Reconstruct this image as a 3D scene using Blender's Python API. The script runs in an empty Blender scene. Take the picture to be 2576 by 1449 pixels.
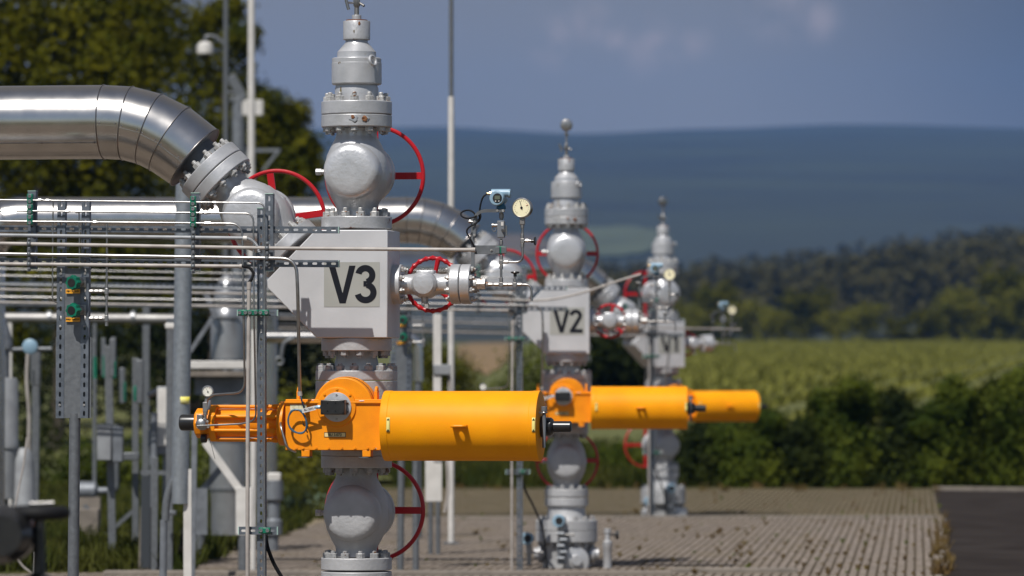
import bpy, bmesh, math, random
import numpy as np
from mathutils import Vector, Matrix
rad = math.radians
sc = bpy.context.scene
COL = sc.collection
R = random.Random(7)

# ---------------------------------------------------------------- camera
DS = 2.6                                   # long lens: depths of the layout are stretched by this
F, CX, CY = 13000.0, 1288.0, 724.5          # focal length and centre, in units of 1/2576 of the frame width
PITCH = math.atan(230.5 / F)
ZC = 2.15
FOCUS = 14.0 * DS
cam = bpy.data.cameras.new('camera')
cam.sensor_width = 36
cam.lens = 36 * F / 2576
cam.clip_start, cam.clip_end = 0.1, 30000
cam.dof.use_dof = True
cam.dof.focus_distance = FOCUS - 0.25
cam.dof.aperture_fstop = cam.lens / 66.0
cam_o = bpy.data.objects.new('camera', cam)
COL.objects.link(cam_o)
cam_o.location = (0, 0, ZC)
cam_o.rotation_euler = (math.pi / 2 + PITCH, 0, 0)
sc.camera = cam_o

# direction of sight through a point of the picture
def ray(px, py):
    u, v = (px - CX) / F, (CY - py) / F
    return Vector((u, math.cos(PITCH) - v * math.sin(PITCH), math.sin(PITCH) + v * math.cos(PITCH)))

# ---------------------------------------------------------------- sky, sun, exposure
SUN_EL, SUN_AZ = rad(54), rad(25)          # the sun stands behind the camera, to its left
s_dir = Vector((-math.sin(SUN_AZ) * math.cos(SUN_EL), -math.cos(SUN_AZ) * math.cos(SUN_EL), math.sin(SUN_EL)))
w = bpy.data.worlds.new('World'); sc.world = w; w.use_nodes = True
nt = w.node_tree; nt.nodes.clear()
def wn(t, **k):
    n = nt.nodes.new(t)
    for a, b in k.items(): setattr(n, a, b)
    return n
out = wn('ShaderNodeOutputWorld'); bg = wn('ShaderNodeBackground')
sky = wn('ShaderNodeTexSky', sky_type='NISHITA', sun_disc=False)
sky.sun_elevation = SUN_EL; sky.sun_rotation = math.pi + SUN_AZ
sky.air_density, sky.dust_density, sky.ozone_density = 1.0, 0.3, 2.0
tc = wn('ShaderNodeTexCoord')
nz = wn('ShaderNodeTexNoise'); nz.inputs['Scale'].default_value = 130; nz.inputs['Detail'].default_value = 4; nz.inputs['Roughness'].default_value = .5
nb = wn('ShaderNodeTexNoise'); nb.inputs['Scale'].default_value = 9; nb.inputs['Detail'].default_value = 3
L = nt.links.new
L(tc.outputs['Generated'], nz.inputs[0]); L(tc.outputs['Generated'], nb.inputs[0])
def wmath(op, a, b):
    n = wn('ShaderNodeMath', operation=op)
    for k, v in enumerate((a, b)):
        if hasattr(v, 'links'): L(v, n.inputs[k])
        else: n.inputs[k].default_value = v
    return n.outputs[0]
# a high bank of dull rain cloud lies over the clear sky
bank = wn('ShaderNodeMixRGB', blend_type='MIX'); bank.inputs[0].default_value = .9
tone = wn('ShaderNodeMixRGB', blend_type='MIX'); tone.inputs[1].default_value = (2.75, 2.52, 2.30, 1); tone.inputs[2].default_value = (2.45, 2.28, 2.10, 1)
mr = wn('ShaderNodeMapRange'); mr.inputs[1].default_value = .35; mr.inputs[2].default_value = .65; L(nb.outputs[0], mr.inputs[0]); L(mr.outputs[0], tone.inputs[0])
# the bank stands ahead of the camera; behind it the sky is clearer
sx = wn('ShaderNodeSeparateXYZ'); L(tc.outputs['Generated'], sx.inputs[0])
bf = wn('ShaderNodeMapRange', interpolation_type='SMOOTHSTEP'); bf.inputs[1].default_value = 0.0; bf.inputs[2].default_value = .9; bf.inputs[3].default_value = .35; bf.inputs[4].default_value = .95
L(sx.outputs[1], bf.inputs[0]); L(bf.outputs[0], bank.inputs[0])
# and is heaviest over the right-hand end of the ridge
hd = wn('ShaderNodeVectorMath', operation='DISTANCE'); L(tc.outputs['Generated'], hd.inputs[0]); hd.inputs[1].default_value = ray(3050, -60).normalized()
hm_ = wn('ShaderNodeMapRange', interpolation_type='SMOOTHSTEP'); hm_.inputs[1].default_value = .02; hm_.inputs[2].default_value = 1350 / F; hm_.inputs[3].default_value = 1; hm_.inputs[4].default_value = 0; L(hd.outputs[1], hm_.inputs[0])
heavy = wn('ShaderNodeMixRGB', blend_type='MIX'); heavy.inputs[2].default_value = (.98, .86, .74, 1); L(hm_.outputs[0], heavy.inputs[0]); L(tone.outputs[0], heavy.inputs[1])
L(sky.outputs[0], bank.inputs[1]); L(heavy.outputs[0], bank.inputs[2])
# three faint pinkish puffs of cloud low over the hills
PUFF = ((1400, 100, 110), (1480, 62, 90), (1550, 95, 60), (1640, 118, 110), (1745, 105, 70), (1960, 18, 130), (2060, 50, 80))
tot = None
for (bx_, by_, br_) in PUFF:
    dv = ray(bx_, by_).normalized(); wd = br_ / F
    dn = wn('ShaderNodeVectorMath', operation='DISTANCE'); L(tc.outputs['Generated'], dn.inputs[0]); dn.inputs[1].default_value = dv
    m_ = wn('ShaderNodeMapRange', interpolation_type='SMOOTHSTEP'); m_.inputs[1].default_value = 0; m_.inputs[2].default_value = wd; m_.inputs[3].default_value = 1; m_.inputs[4].default_value = 0
    L(dn.outputs[1], m_.inputs[0]); tot = m_.outputs[0] if tot is None else wmath('MAXIMUM', tot, m_.outputs[0])
nm = wn('ShaderNodeMapRange'); nm.inputs[1].default_value = .38; nm.inputs[2].default_value = .62; L(nz.outputs[0], nm.inputs[0])
fac = wmath('MULTIPLY', wmath('MULTIPLY', tot, nm.outputs[0]), .72)
puff = wn('ShaderNodeMixRGB', blend_type='MIX'); puff.inputs[2].default_value = (4.9, 4.1, 3.8, 1)
L(fac, puff.inputs[0]); L(bank.outputs[0], puff.inputs[1]); L(puff.outputs[0], bg.inputs[0]); L(bg.outputs[0], out.inputs[0])
bg.inputs[1].default_value = 0.084
sun = bpy.data.lights.new('sun', 'SUN'); sun.energy = 5.0; sun.angle = rad(.53); sun.color = (1, .965, .915)
sun_o = bpy.data.objects.new('sun', sun); COL.objects.link(sun_o); sun_o.location = (-20, -20, 40)
sun_o.rotation_euler = s_dir.to_track_quat('Z', 'Y').to_euler()
vs = sc.view_settings
vs.view_transform = 'Standard'; vs.look = 'None'; vs.gamma = 1; vs.exposure = 0.0
sc.cycles.max_bounces = 8; sc.cycles.glossy_bounces = 4; sc.cycles.volume_bounces = 0
sc.cycles.sample_clamp_indirect = 6.0
sc.cycles.use_denoising = True

# ---------------------------------------------------------------- picture -> place
def P(px, py, Y):
    d = ray(px, py); return Vector((0, 0, ZC)) + d * (Y / d.y)
def G(px, py, z=0.0):
    d = ray(px, py); return Vector((0, 0, ZC)) + d * ((z - ZC) / d.z)
def well_frame(px, Y, az, z=0.0):
    o = P(px, 800, Y * DS); return Matrix.Translation((o.x, Y * DS, z)) @ Matrix.Rotation(-rad(az), 4, 'Z')
W3 = well_frame(897, 14.0, 8.8)
W2 = well_frame(1425, 22.77, 1.4)
W1 = well_frame(1668, 31.4, -21.5, -.1)
W3I = W3.inverted()
C0 = W3I @ Vector((0, 0, ZC))
def pt(px, py, ly=0.0):
    d = W3I.to_3x3() @ ray(px, py)
    return C0 + d * ((ly - C0.y) / d.y)
def zz(y): return pt(897, y, 0).z
def sz(n, ly=0.0): return n * (FOCUS + ly) / F

# ---------------------------------------------------------------- materials
MATS = {}
def material(name, col, rough=.5, metal=0.0, col2=None, scale=8.0, bump=0.0, bscale=40.0, streak=False, spots=None, spot_at=.7, spot_scale=9.0, rvar=0.0, spec=None, detail=4):
    m = bpy.data.materials.new(name); m.use_nodes = True
    t = m.node_tree; b = t.nodes['Principled BSDF']; ln = t.links.new
    b.inputs['Base Color'].default_value = (*col, 1); b.inputs['Roughness'].default_value = rough; b.inputs['Metallic'].default_value = metal
    if spec is not None: b.inputs['Specular IOR Level'].default_value = spec
    c = t.nodes.new('ShaderNodeTexCoord'); oi = t.nodes.new('ShaderNodeObjectInfo')
    add = t.nodes.new('ShaderNodeVectorMath'); add.operation = 'ADD'
    sca = t.nodes.new('ShaderNodeVectorMath'); sca.operation = 'SCALE'; sca.inputs['Scale'].default_value = 17.0
    cmb = t.nodes.new('ShaderNodeCombineXYZ')
    for i in range(3): ln(oi.outputs['Random'], cmb.inputs[i])
    ln(cmb.outputs[0], sca.inputs[0]); ln(c.outputs['Object'], add.inputs[0]); ln(sca.outputs[0], add.inputs[1])
    vec = add.outputs[0]
    def noise(s, d=4, stretch=None):
        n = t.nodes.new('ShaderNodeTexNoise'); n.inputs['Scale'].default_value = s; n.inputs['Detail'].default_value = d
        if stretch:
            mm = t.nodes.new('ShaderNodeMapping'); mm.inputs['Scale'].default_value = stretch; ln(vec, mm.inputs[0]); ln(mm.outputs[0], n.inputs[0])
        else: ln(vec, n.inputs[0])
        return n
    cur = None
    if col2:
        n = noise(scale, detail, (1, 1, .18) if streak else None)
        rp = t.nodes.new('ShaderNodeValToRGB'); rp.color_ramp.elements[0].position = .36; rp.color_ramp.elements[1].position = .66
        mx = t.nodes.new('ShaderNodeMixRGB'); mx.inputs[1].default_value = (*col, 1); mx.inputs[2].default_value = (*col2, 1)
        ln(n.outputs[0], rp.inputs[0]); ln(rp.outputs[0], mx.inputs[0]); cur = mx.outputs[0]
    if spots:
        n = noise(spot_scale, 6)
        rp = t.nodes.new('ShaderNodeValToRGB'); rp.color_ramp.elements[0].position = spot_at; rp.color_ramp.elements[1].position = spot_at + .035
        mx = t.nodes.new('ShaderNodeMixRGB'); mx.inputs[1].default_value = (*col, 1); mx.inputs[2].default_value = (*spots, 1)
        if cur: ln(cur, mx.inputs[1])
        ln(n.outputs[0], rp.inputs[0]); ln(rp.outputs[0], mx.inputs[0]); cur = mx.outputs[0]
    if cur: ln(cur, b.inputs['Base Color'])
    if rvar:
        n = noise(scale * 1.7, 5)
        mr = t.nodes.new('ShaderNodeMapRange'); mr.inputs[1].default_value = .3; mr.inputs[2].default_value = .7
        mr.inputs[3].default_value = max(.03, rough - rvar); mr.inputs[4].default_value = rough + rvar
        ln(n.outputs[0], mr.inputs[0]); ln(mr.outputs[0], b.inputs['Roughness'])
    if bump:
        n = noise(bscale, 4); bp = t.nodes.new('ShaderNodeBump'); bp.inputs['Strength'].default_value = bump; bp.inputs['Distance'].default_value = .01
        ln(n.outputs[0], bp.inputs['Height']); ln(bp.outputs[0], b.inputs['Normal'])
    MATS[name] = m
    return m
RUST = (.13, .035, .012)
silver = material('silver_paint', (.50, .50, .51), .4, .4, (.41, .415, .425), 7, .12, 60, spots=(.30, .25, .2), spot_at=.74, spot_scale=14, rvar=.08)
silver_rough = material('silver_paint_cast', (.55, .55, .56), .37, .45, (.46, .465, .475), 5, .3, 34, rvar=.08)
silver_low = material('silver_paint_dark', (.43, .43, .435), .5, .2, (.36, .36, .365), 6, .3, 45, rvar=.08)  # the silver paint in a darker, duller tone for the lower fittings
silver_rust = material('silver_paint_rusty', (.49, .49, .50), .42, .4, (.40, .40, .40), 8, .2, 50, spots=RUST, spot_at=.66, spot_scale=11, rvar=.08)
block_paint = material('silver_block_paint', (.53, .53, .54), .46, .15, (.46, .46, .47), 3.5, .045, 60, spots=(.60, .60, .61), spot_at=.73, spot_scale=34)
nut_paint = material('silver_nut', (.50, .495, .485), .42, .3, (.30, .29, .275), 60, .2, 120, spots=(.17, .08, .04), spot_at=.62, spot_scale=30)
nut_grey = material('dark_nut', (.36, .36, .36), .5, .2, (.24, .24, .24), 60, .2, 120, spots=(.14, .07, .035), spot_at=.62, spot_scale=30)  # nuts in a darker tone for the lower flanges
clad = material('aluminium_cladding', (.60, .575, .545), .23, 1.0, (.52, .50, .475), 5, .004, 20, rvar=.022, detail=7)
bead = material('cladding_bead', (.30, .28, .27), .35, 1.0, (.2, .18, .17), 14)
steel = material('stainless_tube', (.42, .41, .40), .38, 1.0, (.34, .33, .32), 20, rvar=.06)
steel_dark = material('stainless_fitting', (.30, .29, .28), .5, 1.0, (.32, .31, .30), 60)
galv = material('galvanised_steel', (.16, .17, .18), .5, .45, (.125, .133, .142), 22, .06, 60, rvar=.1)
galv_dark = material('galvanised_channel', (.17, .19, .22), .45, .6, (.11, .125, .145), 16, rvar=.1)
red = material('red_paint', (.40, .006, .014), .32, 0, (.42, .01, .015), 12, .12, 50)
yellow = material('orange_yellow_paint', (.88, .335, .004), .5, 0, (.80, .285, .004), 3, .05, 22, spec=.13, spots=(.82, .45, .1), spot_at=.76, spot_scale=18)
orange = material('orange_paint', (.87, .285, .005), .42, 0, (.76, .235, .006), 7, .05, 30, spots=(.75, .5, .3), spot_at=.78, spot_scale=22, spec=.25)
black = material('black_plastic', (.012, .012, .013), .3, 0, (.02, .02, .02), 20)
rubber = material('black_rubber', (.009, .009, .010), .65, spec=.2)
green = material('green_plastic', (.0, .15, .085), .38, 0, (.0, .10, .06), 25)
blue = material('blue_enamel', (.24, .36, .45), .38, 0, (.20, .31, .40), 12)
blue_dark = material('dark_blue_enamel', (.02, .12, .2), .4)
cable_blue = material('blue_cable', (.03, .10, .16), .4)
cream = material('cream_dial', (.80, .74, .50), .35)
white_dial = material('white_dial', (.72, .70, .62), .35)
beige = material('beige_conduit', (.40, .365, .335), .5, 0, (.29, .26, .235), 9, spots=(.15, .13, .12), spot_at=.72, spot_scale=16)
greyc = material('grey_conduit', (.30, .31, .325), .45, 0, (.22, .23, .24), 9)
white = material('white_paint', (.60, .575, .54), .45, 0, (.5, .48, .45), 6)
plate_grey = material('grey_sign_film', (.335, .335, .31), .5, 0, (.31, .31, .285), 5)
ink = material('black_lettering', (.010, .011, .016), .6, spec=.15)
label_yellow = material('yellow_label', (.78, .68, .22), .45)
label_orange = material('orange_tag', (.80, .36, .02), .45)
label_cream = material('cream_label', (.72, .68, .5), .45, 0, (.5, .45, .25), 60)
screen = material('display_glass', (.045, .05, .04), .2)
concrete = material('concrete', (.22, .19, .16), .9, 0, (.16, .14, .12), 5, .4, 30, spec=.1)
box_grey = material('grey_enclosure', (.26, .27, .28), .5, 0, (.2, .205, .215), 5, .1, 30)
grey_metal = material('matt_grey_metal', (.20, .215, .235), .5, .3, (.14, .15, .165), 8, .1, 40)
red_mark = material('red_mark', (.6, .02, .02), .5)

# ---------------------------------------------------------------- mesh builder
def AX(p, d, up=None):
    z = Vector(d).normalized()
    up = Vector(up) if up is not None else (Vector((0, 0, 1)) if abs(z.z) < .9 else Vector((0, -1, 0)))
    x = up.cross(z).normalized(); y = z.cross(x)
    m = Matrix((x, y, z)).transposed().to_4x4(); m.translation = Vector(p); return m
class MB:
    def __init__(s): s.v, s.f = [], []
    def add(s, vs, fs, m=None):
        n = len(s.v)
        s.v += [tuple(m @ Vector(v)) if m is not None else tuple(v) for v in vs]
        s.f += [tuple(i + n for i in f) for f in fs]; return s
    def lathe(s, m, prof, seg=40, closed=False):
        vs, fs = [], []
        for r, z in prof:
            vs += [(r * math.cos(2 * math.pi * i / seg), r * math.sin(2 * math.pi * i / seg), z) for i in range(seg)]
        k = len(prof)
        for j in range(k - 1 + (1 if closed else 0)):
            a, b = j * seg, ((j + 1) % k) * seg
            for i in range(seg):
                q = (i + 1) % seg; fs.append((a + i, a + q, b + q, b + i))
        if not closed:
            fs.append(tuple(reversed(range(seg)))); fs.append(tuple(range((k - 1) * seg, k * seg)))
        return s.add(vs, fs, m)
    def cyl(s, a, b, r, r2=None, seg=24):
        a, b = Vector(a), Vector(b); return s.lathe(AX(a, b - a), [(r, 0), (r if r2 is None else r2, (b - a).length)], seg)
    def hexa(s, a, b, r): return s.cyl(a, b, r, seg=6)
    def box(s, c, d, m=None):
        x, y, z = d[0] / 2, d[1] / 2, d[2] / 2
        vs = [(c[0] + i * x, c[1] + j * y, c[2] + k * z) for i in (-1, 1) for j in (-1, 1) for k in (-1, 1)]
        return s.add(vs, [(0, 1, 3, 2), (4, 6, 7, 5), (0, 4, 5, 1), (2, 3, 7, 6), (0, 2, 6, 4), (1, 5, 7, 3)], m)
    def bar(s, a, b, wx, wy, up=None):
        a, b = Vector(a), Vector(b); return s.box((0, 0, (b - a).length / 2), (wx, wy, (b - a).length), AX(a, b - a, up))
    def prism(s, poly, y0, y1, m=None):
        n = len(poly)
        vs = [(x, y0, z) for x, z in poly] + [(x, y1, z) for x, z in poly]
        fs = [tuple(range(n)), tuple(reversed(range(n, 2 * n)))] + [(i, i + n, (i + 1) % n + n, (i + 1) % n) for i in range(n)]
        return s.add(vs, fs, m)
    def tube(s, pts, r, seg=12, cap=True):
        pts = [Vector(p) for p in pts]; n = len(pts)
        rr = r if hasattr(r, '__len__') else [r] * n
        t0 = (pts[1] - pts[0]).normalized()
        nrm = t0.orthogonal().normalized(); vs, fs = [], []
        for i, p in enumerate(pts):
            t = ((pts[min(i + 1, n - 1)] - p).normalized() + (p - pts[max(i - 1, 0)]).normalized()).normalized()
            nrm = (nrm - t * nrm.dot(t)).normalized(); b = t.cross(nrm)
            vs += [tuple(p + (nrm * math.cos(2 * math.pi * k / seg) + b * math.sin(2 * math.pi * k / seg)) * rr[i]) for k in range(seg)]
        for i in range(n - 1):
            for k in range(seg):
                q = (k + 1) % seg; fs.append((i * seg + k, i * seg + q, (i + 1) * seg + q, (i + 1) * seg + k))
        if cap: fs += [tuple(reversed(range(seg))), tuple(range((n - 1) * seg, n * seg))]
        return s.add(vs, fs)
    def torus(s, m, R0, r, seg=64, sub=10, wave=0, nw=0):
        vs, fs = [], []
        for i in range(seg):
            a = 2 * math.pi * i / seg; rr = r + wave * math.cos(nw * a) if nw else r; rc = R0 - (wave * math.cos(nw * a) * -.2 if nw else 0)
            for k in range(sub):
                b = 2 * math.pi * k / sub
                q = rc + rr * math.cos(b) ; vs.append((q * math.cos(a), q * math.sin(a), rr * math.sin(b)))
        for i in range(seg):
            for k in range(sub):
                fs.append((i * sub + k, ((i + 1) % seg) * sub + k, ((i + 1) % seg) * sub + (k + 1) % sub, i * sub + (k + 1) % sub))
        return s.add(vs, fs, m)
    def mesh(s, name):
        me = bpy.data.meshes.new(name); me.from_pydata(s.v, [], s.f); me.update(); return me
def arcpts(c, r, a0, a1, n, u=(1, 0, 0), v=(0, 0, 1)):
    c, u, v = Vector(c), Vector(u), Vector(v)
    return [c + (u * math.cos(rad(a0 + (a1 - a0) * i / n)) + v * math.sin(rad(a0 + (a1 - a0) * i / n))) * r for i in range(n + 1)]
def bend(pts, r, n=7):
    pts = [Vector(p) for p in pts]; o = [pts[0]]
    for i in range(1, len(pts) - 1):
        a, b, c = pts[i - 1], pts[i], pts[i + 1]
        d = min(r, (a - b).length * .48, (c - b).length * .48)
        p, q = b + (a - b).normalized() * d, b + (c - b).normalized() * d
        for k in range(n + 1):
            t = k / n; o.append(p * (1 - t) ** 2 + b * 2 * t * (1 - t) + q * t * t)
    o.append(pts[-1]); return o

# ---------------------------------------------------------------- objects
def finish(me, mat, smooth=35):
    me.materials.append(mat)
    if smooth:
        me.polygons.foreach_set('use_smooth', [True] * len(me.polygons)); me.set_sharp_from_angle(angle=rad(smooth))
    me.update()
def tag(o, label=None, cat=None, group=None, kind=None):
    if label: o['label'] = label
    if cat: o['category'] = cat
    if group: o['group'] = group
    if kind: o['kind'] = kind
    return o
REG = []                                    # everything of the well unit, to be repeated at the two wells behind
def thing(name, label, cat, org=(0, 0, 0), group=None, frame=None, reg=True):
    """an Empty at the thing's base; parts are given in well coordinates (or world ones when frame is False)"""
    o = bpy.data.objects.new(name, None); COL.objects.link(o)
    o.empty_display_size = .1
    fr = W3 if frame is None else (Matrix.Identity(4) if frame is False else frame)
    o.matrix_world = fr @ Matrix.Translation(org); o['_org'] = tuple(org)
    tag(o, label, cat, group)
    if frame is None and reg: REG.append(o)
    return o
def part(t, name, mb, mat, bevel=0, smooth=35, parent=None, label=None, seg=2, solid=0):
    org = Vector(t['_org'])
    mb.v = [tuple(Vector(v) - org) for v in mb.v]
    me = mb.mesh(name); finish(me, mat, smooth)
    o = bpy.data.objects.new(name, me); COL.objects.link(o); o.parent = parent or t
    if label: o['label'] = label
    if solid:
        m = o.modifiers.new('thickness', 'SOLIDIFY'); m.thickness = solid; m.offset = 0
    if bevel:
        m = o.modifiers.new('edge', 'BEVEL'); m.width = bevel; m.segments = seg; m.limit_method = 'ANGLE'; m.angle_limit = rad(40)
    return o
def single(name, label, cat, mb, mat, group=None, frame=None, org=None, bevel=0, smooth=35, reg=True, solid=0):
    """a thing that is one mesh"""
    c = Vector(org) if org is not None else sum((Vector(v) for v in mb.v), Vector()) / len(mb.v)
    mb.v = [tuple(Vector(v) - c) for v in mb.v]
    me = mb.mesh(name); finish(me, mat, smooth)
    o = bpy.data.objects.new(name, me); COL.objects.link(o)
    fr = W3 if frame is None else (Matrix.Identity(4) if frame is False else frame)
    o.matrix_world = fr @ Matrix.Translation(c); tag(o, label, cat, group)
    if solid:
        m = o.modifiers.new('thickness', 'SOLIDIFY'); m.thickness = solid; m.offset = 0
    if bevel:
        m = o.modifiers.new('edge', 'BEVEL'); m.width = bevel; m.segments = 2; m.limit_method = 'ANGLE'; m.angle_limit = rad(40)
    if frame is None and reg: REG.append(o)
    return o
def clean():
    for o in bpy.data.objects:
        if '_org' in o: del o['_org']
def text_mesh(s, size, mat, depth=.0006, bold=0.0):
    cu = bpy.data.curves.new('lettering', 'FONT'); cu.body = s; cu.size = size; cu.extrude = depth; cu.offset = bold
    cu.align_x = 'CENTER'; cu.align_y = 'CENTER'
    o = bpy.data.objects.new('lettering', cu); COL.objects.link(o)
    dg = bpy.context.evaluated_depsgraph_get(); me = bpy.data.meshes.new_from_object(o.evaluated_get(dg))
    bpy.data.objects.remove(o); bpy.data.curves.remove(cu)
    me.materials.clear(); me.materials.append(mat); return me
def text_part(t, s, size, mat, p, rot=None, parent=None, bold=0.0):
    me = text_mesh(s, size, mat, bold=bold); o = bpy.data.objects.new('lettering', me); COL.objects.link(o); o.parent = parent or t
    o.matrix_local = Matrix.Translation(Vector(p) - Vector(t['_org'])) @ (rot or Matrix.Identity(4)) @ Matrix.Rotation(math.pi / 2, 4, 'X'); return o

def nut_mesh(name, r, h, stud, sl, mat):
    mb = MB().lathe(Matrix(), [(r * .93, 0), (r, h * .08), (r, h * .88), (r * .9, h)], 6).lathe(Matrix(), [(stud, h * .9), (stud, h + sl * .8), (stud * .8, h + sl)], 12)
    me = mb.mesh(name); finish(me, mat, 28); return me
NUT_UP = nut_mesh('nut', .032, .036, .0165, .026, nut_paint)
NUT_DN = nut_mesh('nut', .032, .032, .015, .018, nut_paint)
NUT_GR = nut_mesh('nut', .032, .036, .0165, .016, nut_grey)
NUT_S = nut_mesh('nut', .019, .021, .010, .016, nut_paint)
RIVET = nut_mesh('rivet', .0065, .005, .004, .0, bead)
NUT_XS = nut_mesh('bolt', .0085, .006, .004, .0, nut_paint)
def nuts(t, parent, m, ring, n, me, a0=0.0, name='nut', half=False):
    org = Vector(t['_org'])
    for i in range(n):
        a = 2 * math.pi * (i + a0) / n
        o = bpy.data.objects.new(name, me); COL.objects.link(o); o.parent = parent
        o.matrix_local = Matrix.Translation(-org) @ m @ Matrix.Translation((ring * math.cos(a), ring * math.sin(a), 0)) @ Matrix.Rotation(a + R.uniform(-.5, .5), 4, 'Z')
def bolts_at(t, parent, pts, d, me=None, name='bolt'):
    org = Vector(t['_org'])
    for p in pts:
        o = bpy.data.objects.new(name, me or NUT_XS); COL.objects.link(o); o.parent = parent or t
        o.matrix_local = Matrix.Translation(-org) @ AX(p, d) @ Matrix.Rotation(R.uniform(0, 1), 4, 'Z')
def flange(t, m, r, h, mat, ring=None, n=12, up=None, dn=None, a0=.3, name='flange', bore=None):
    """a flange disc along the z of m from 0 to h; nuts on the far (up) and near (dn) face"""
    o = part(t, name, MB().lathe(m, [(r, 0), (r, h)], 56), mat, bevel=.006)
    ring = ring or r * .80
    if up: nuts(t, o, m @ Matrix.Translation((0, 0, h - .001)), ring, n, up, a0)
    if dn: nuts(t, o, m @ Matrix.Translation((0, 0, .001)) @ Matrix.Rotation(math.pi, 4, 'X'), ring, n, dn, -a0)
    return o
def handwheel(t, m, Rr, r, a0, nsp=4, flat=.05, name='handwheel', wave=0, nw=0, hub=.045, stem=None, mat=None):
    mat = mat or red
    o = part(t, name, MB().torus(m, Rr, r, 72, 10, wave, nw), mat)
    for k in range(nsp):
        a = rad(a0 + 360 * k / nsp); d = m.to_3x3() @ Vector((math.cos(a), math.sin(a), 0)); c = m.translation
        up = m.to_3x3() @ Vector((0, 0, 1)) 
        mb = MB().bar(c + d * hub * .8, c + d * (Rr - r * .4), flat, r * 1.1, up) if flat else MB().tube([c + d * hub * .6, c + d * (Rr * .55), c + d * (Rr - r * .2)], [r * 1.25, r * .95, r * 1.2], 10)
        part(t, 'spoke', mb, mat, bevel=.002 if flat else 0, parent=o)
    part(t, 'hub', MB().lathe(m, [(hub, -hub * .6), (hub, hub * .6)], 20), mat, bevel=.004, parent=o)
    return o
# ================================================================ ground, fields, hills
def sheet(name, pts, z, mat, rot=0.0, org=None, sub=0):
    pts = [Vector((p[0], p[1], z)) for p in pts]; c = Vector(org) if org else sum(pts, Vector()) / len(pts)
    m = Matrix.Translation(c) @ Matrix.Rotation(rot, 4, 'Z'); mi = m.inverted()
    me = bpy.data.meshes.new(name); me.from_pydata([tuple(mi @ p) for p in pts], [], [tuple(range(len(pts)))]); me.materials.append(mat)
    o = bpy.data.objects.new(name, me); COL.objects.link(o); o.matrix_world = m; o['kind'] = 'structure'; return o
grass_m = material('meadow_ground', (.035, .042, .010), .95, 0, (.075, .065, .025), .9, .5, 6, detail=8, spec=.1)
soil_m = material('dry_soil', (.26, .20, .14), .95, 0, (.17, .14, .07), 1.6, .5, 9, detail=8)
asphalt_m = material('asphalt', (.022, .0175, .0155), .95, 0, (.036, .030, .027), 1.2, .3, 60, detail=8, spec=.05)
def paver_material(name, joint, brick, brick2, mortar):
    m = bpy.data.materials.new(name); m.use_nodes = True; t = m.node_tree; b = t.nodes['Principled BSDF']; ln = t.links.new
    c = t.nodes.new('ShaderNodeTexCoord'); br = t.nodes.new('ShaderNodeTexBrick')
    br.offset = .5; br.inputs['Scale'].default_value = 1; br.inputs['Brick Width'].default_value = .21; br.inputs['Row Height'].default_value = .105
    br.inputs['Mortar Size'].default_value = joint; br.inputs['Mortar Smooth'].default_value = .3; br.inputs['Bias'].default_value = 0
    br.inputs['Color1'].default_value = (*brick, 1); br.inputs['Color2'].default_value = (*brick2, 1); br.inputs['Mortar'].default_value = (*mortar, 1)
    n0 = t.nodes.new('ShaderNodeTexNoise'); n0.inputs['Scale'].default_value = 3; ln(c.outputs['Object'], n0.inputs[0])
    ad = t.nodes.new('ShaderNodeMixRGB'); ad.blend_type = 'ADD'; ad.inputs[0].default_value = .035; ln(c.outputs['Object'], ad.inputs[1]); ln(n0.outputs[1], ad.inputs[2])
    ln(ad.outputs[0], br.inputs[0])
    n = t.nodes.new('ShaderNodeTexNoise'); n.inputs['Scale'].default_value = 1.1; n.inputs['Detail'].default_value = 7; ln(c.outputs['Object'], n.inputs[0])
    rp = t.nodes.new('ShaderNodeValToRGB'); rp.color_ramp.elements[0].position = .52; rp.color_ramp.elements[1].position = .72
    mx = t.nodes.new('ShaderNodeMixRGB'); mx.inputs[2].default_value = (.15, .12, .075, 1); ln(n.outputs[0], rp.inputs[0]); ln(br.outputs[0], mx.inputs[1])
    hf = t.nodes.new('ShaderNodeMath'); hf.operation = 'MULTIPLY'; hf.inputs[1].default_value = .7; ln(rp.outputs[0], hf.inputs[0]); ln(hf.outputs[0], mx.inputs[0])
    ln(mx.outputs[0], b.inputs['Base Color']); b.inputs['Roughness'].default_value = .95; b.inputs['Specular IOR Level'].default_value = .1
    bp = t.nodes.new('ShaderNodeBump'); bp.inputs['Strength'].default_value = .7; bp.inputs['Distance'].default_value = .012; bp.invert = True
    ln(br.outputs['Fac'], bp.inputs['Height']); ln(bp.outputs[0], b.inputs['Normal']); return m
paver = paver_material('grey_block_paving', .016, (.265, .222, .187), (.175, .148, .125), (.05, .036, .022))
paver_old = paver_material('mossy_block_paving', .036, (.24, .195, .15), (.16, .13, .10), (.06, .048, .02))
ROW = math.atan(1020 / F)
PA = math.pi / 2 - ROW
big = 7000
sheet('ground', [(-big, -900), (big, -900), (big, 10200), (-big, 10200)], -.02, grass_m, org=(0, 0, -.02))
sheet('paving', [(-16, 5 * DS), (3.2, 5 * DS), (4.0, 15 * DS), G(2375, 1449)[:2], G(2371, 1303)[:2], G(1100, 1303)[:2], G(870, 1290)[:2], G(500, 1420)[:2], G(262, 1440)[:2], (-16, 20 * DS)], 0, paver, PA, (0, 24 * DS, 0))
sheet('far_paving', [G(2369, 1301)[:2], G(2345, 1229)[:2], G(900, 1229)[:2], G(872, 1289)[:2], G(1100, 1302)[:2]], -.004, paver_old, PA, (0, 34 * DS, -.004))
sheet('soil', [G(420, 1440)[:2], G(500, 1405)[:2], G(900, 1262)[:2], G(905, 1300)[:2], G(505, 1436)[:2]], -.006, soil_m)
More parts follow.
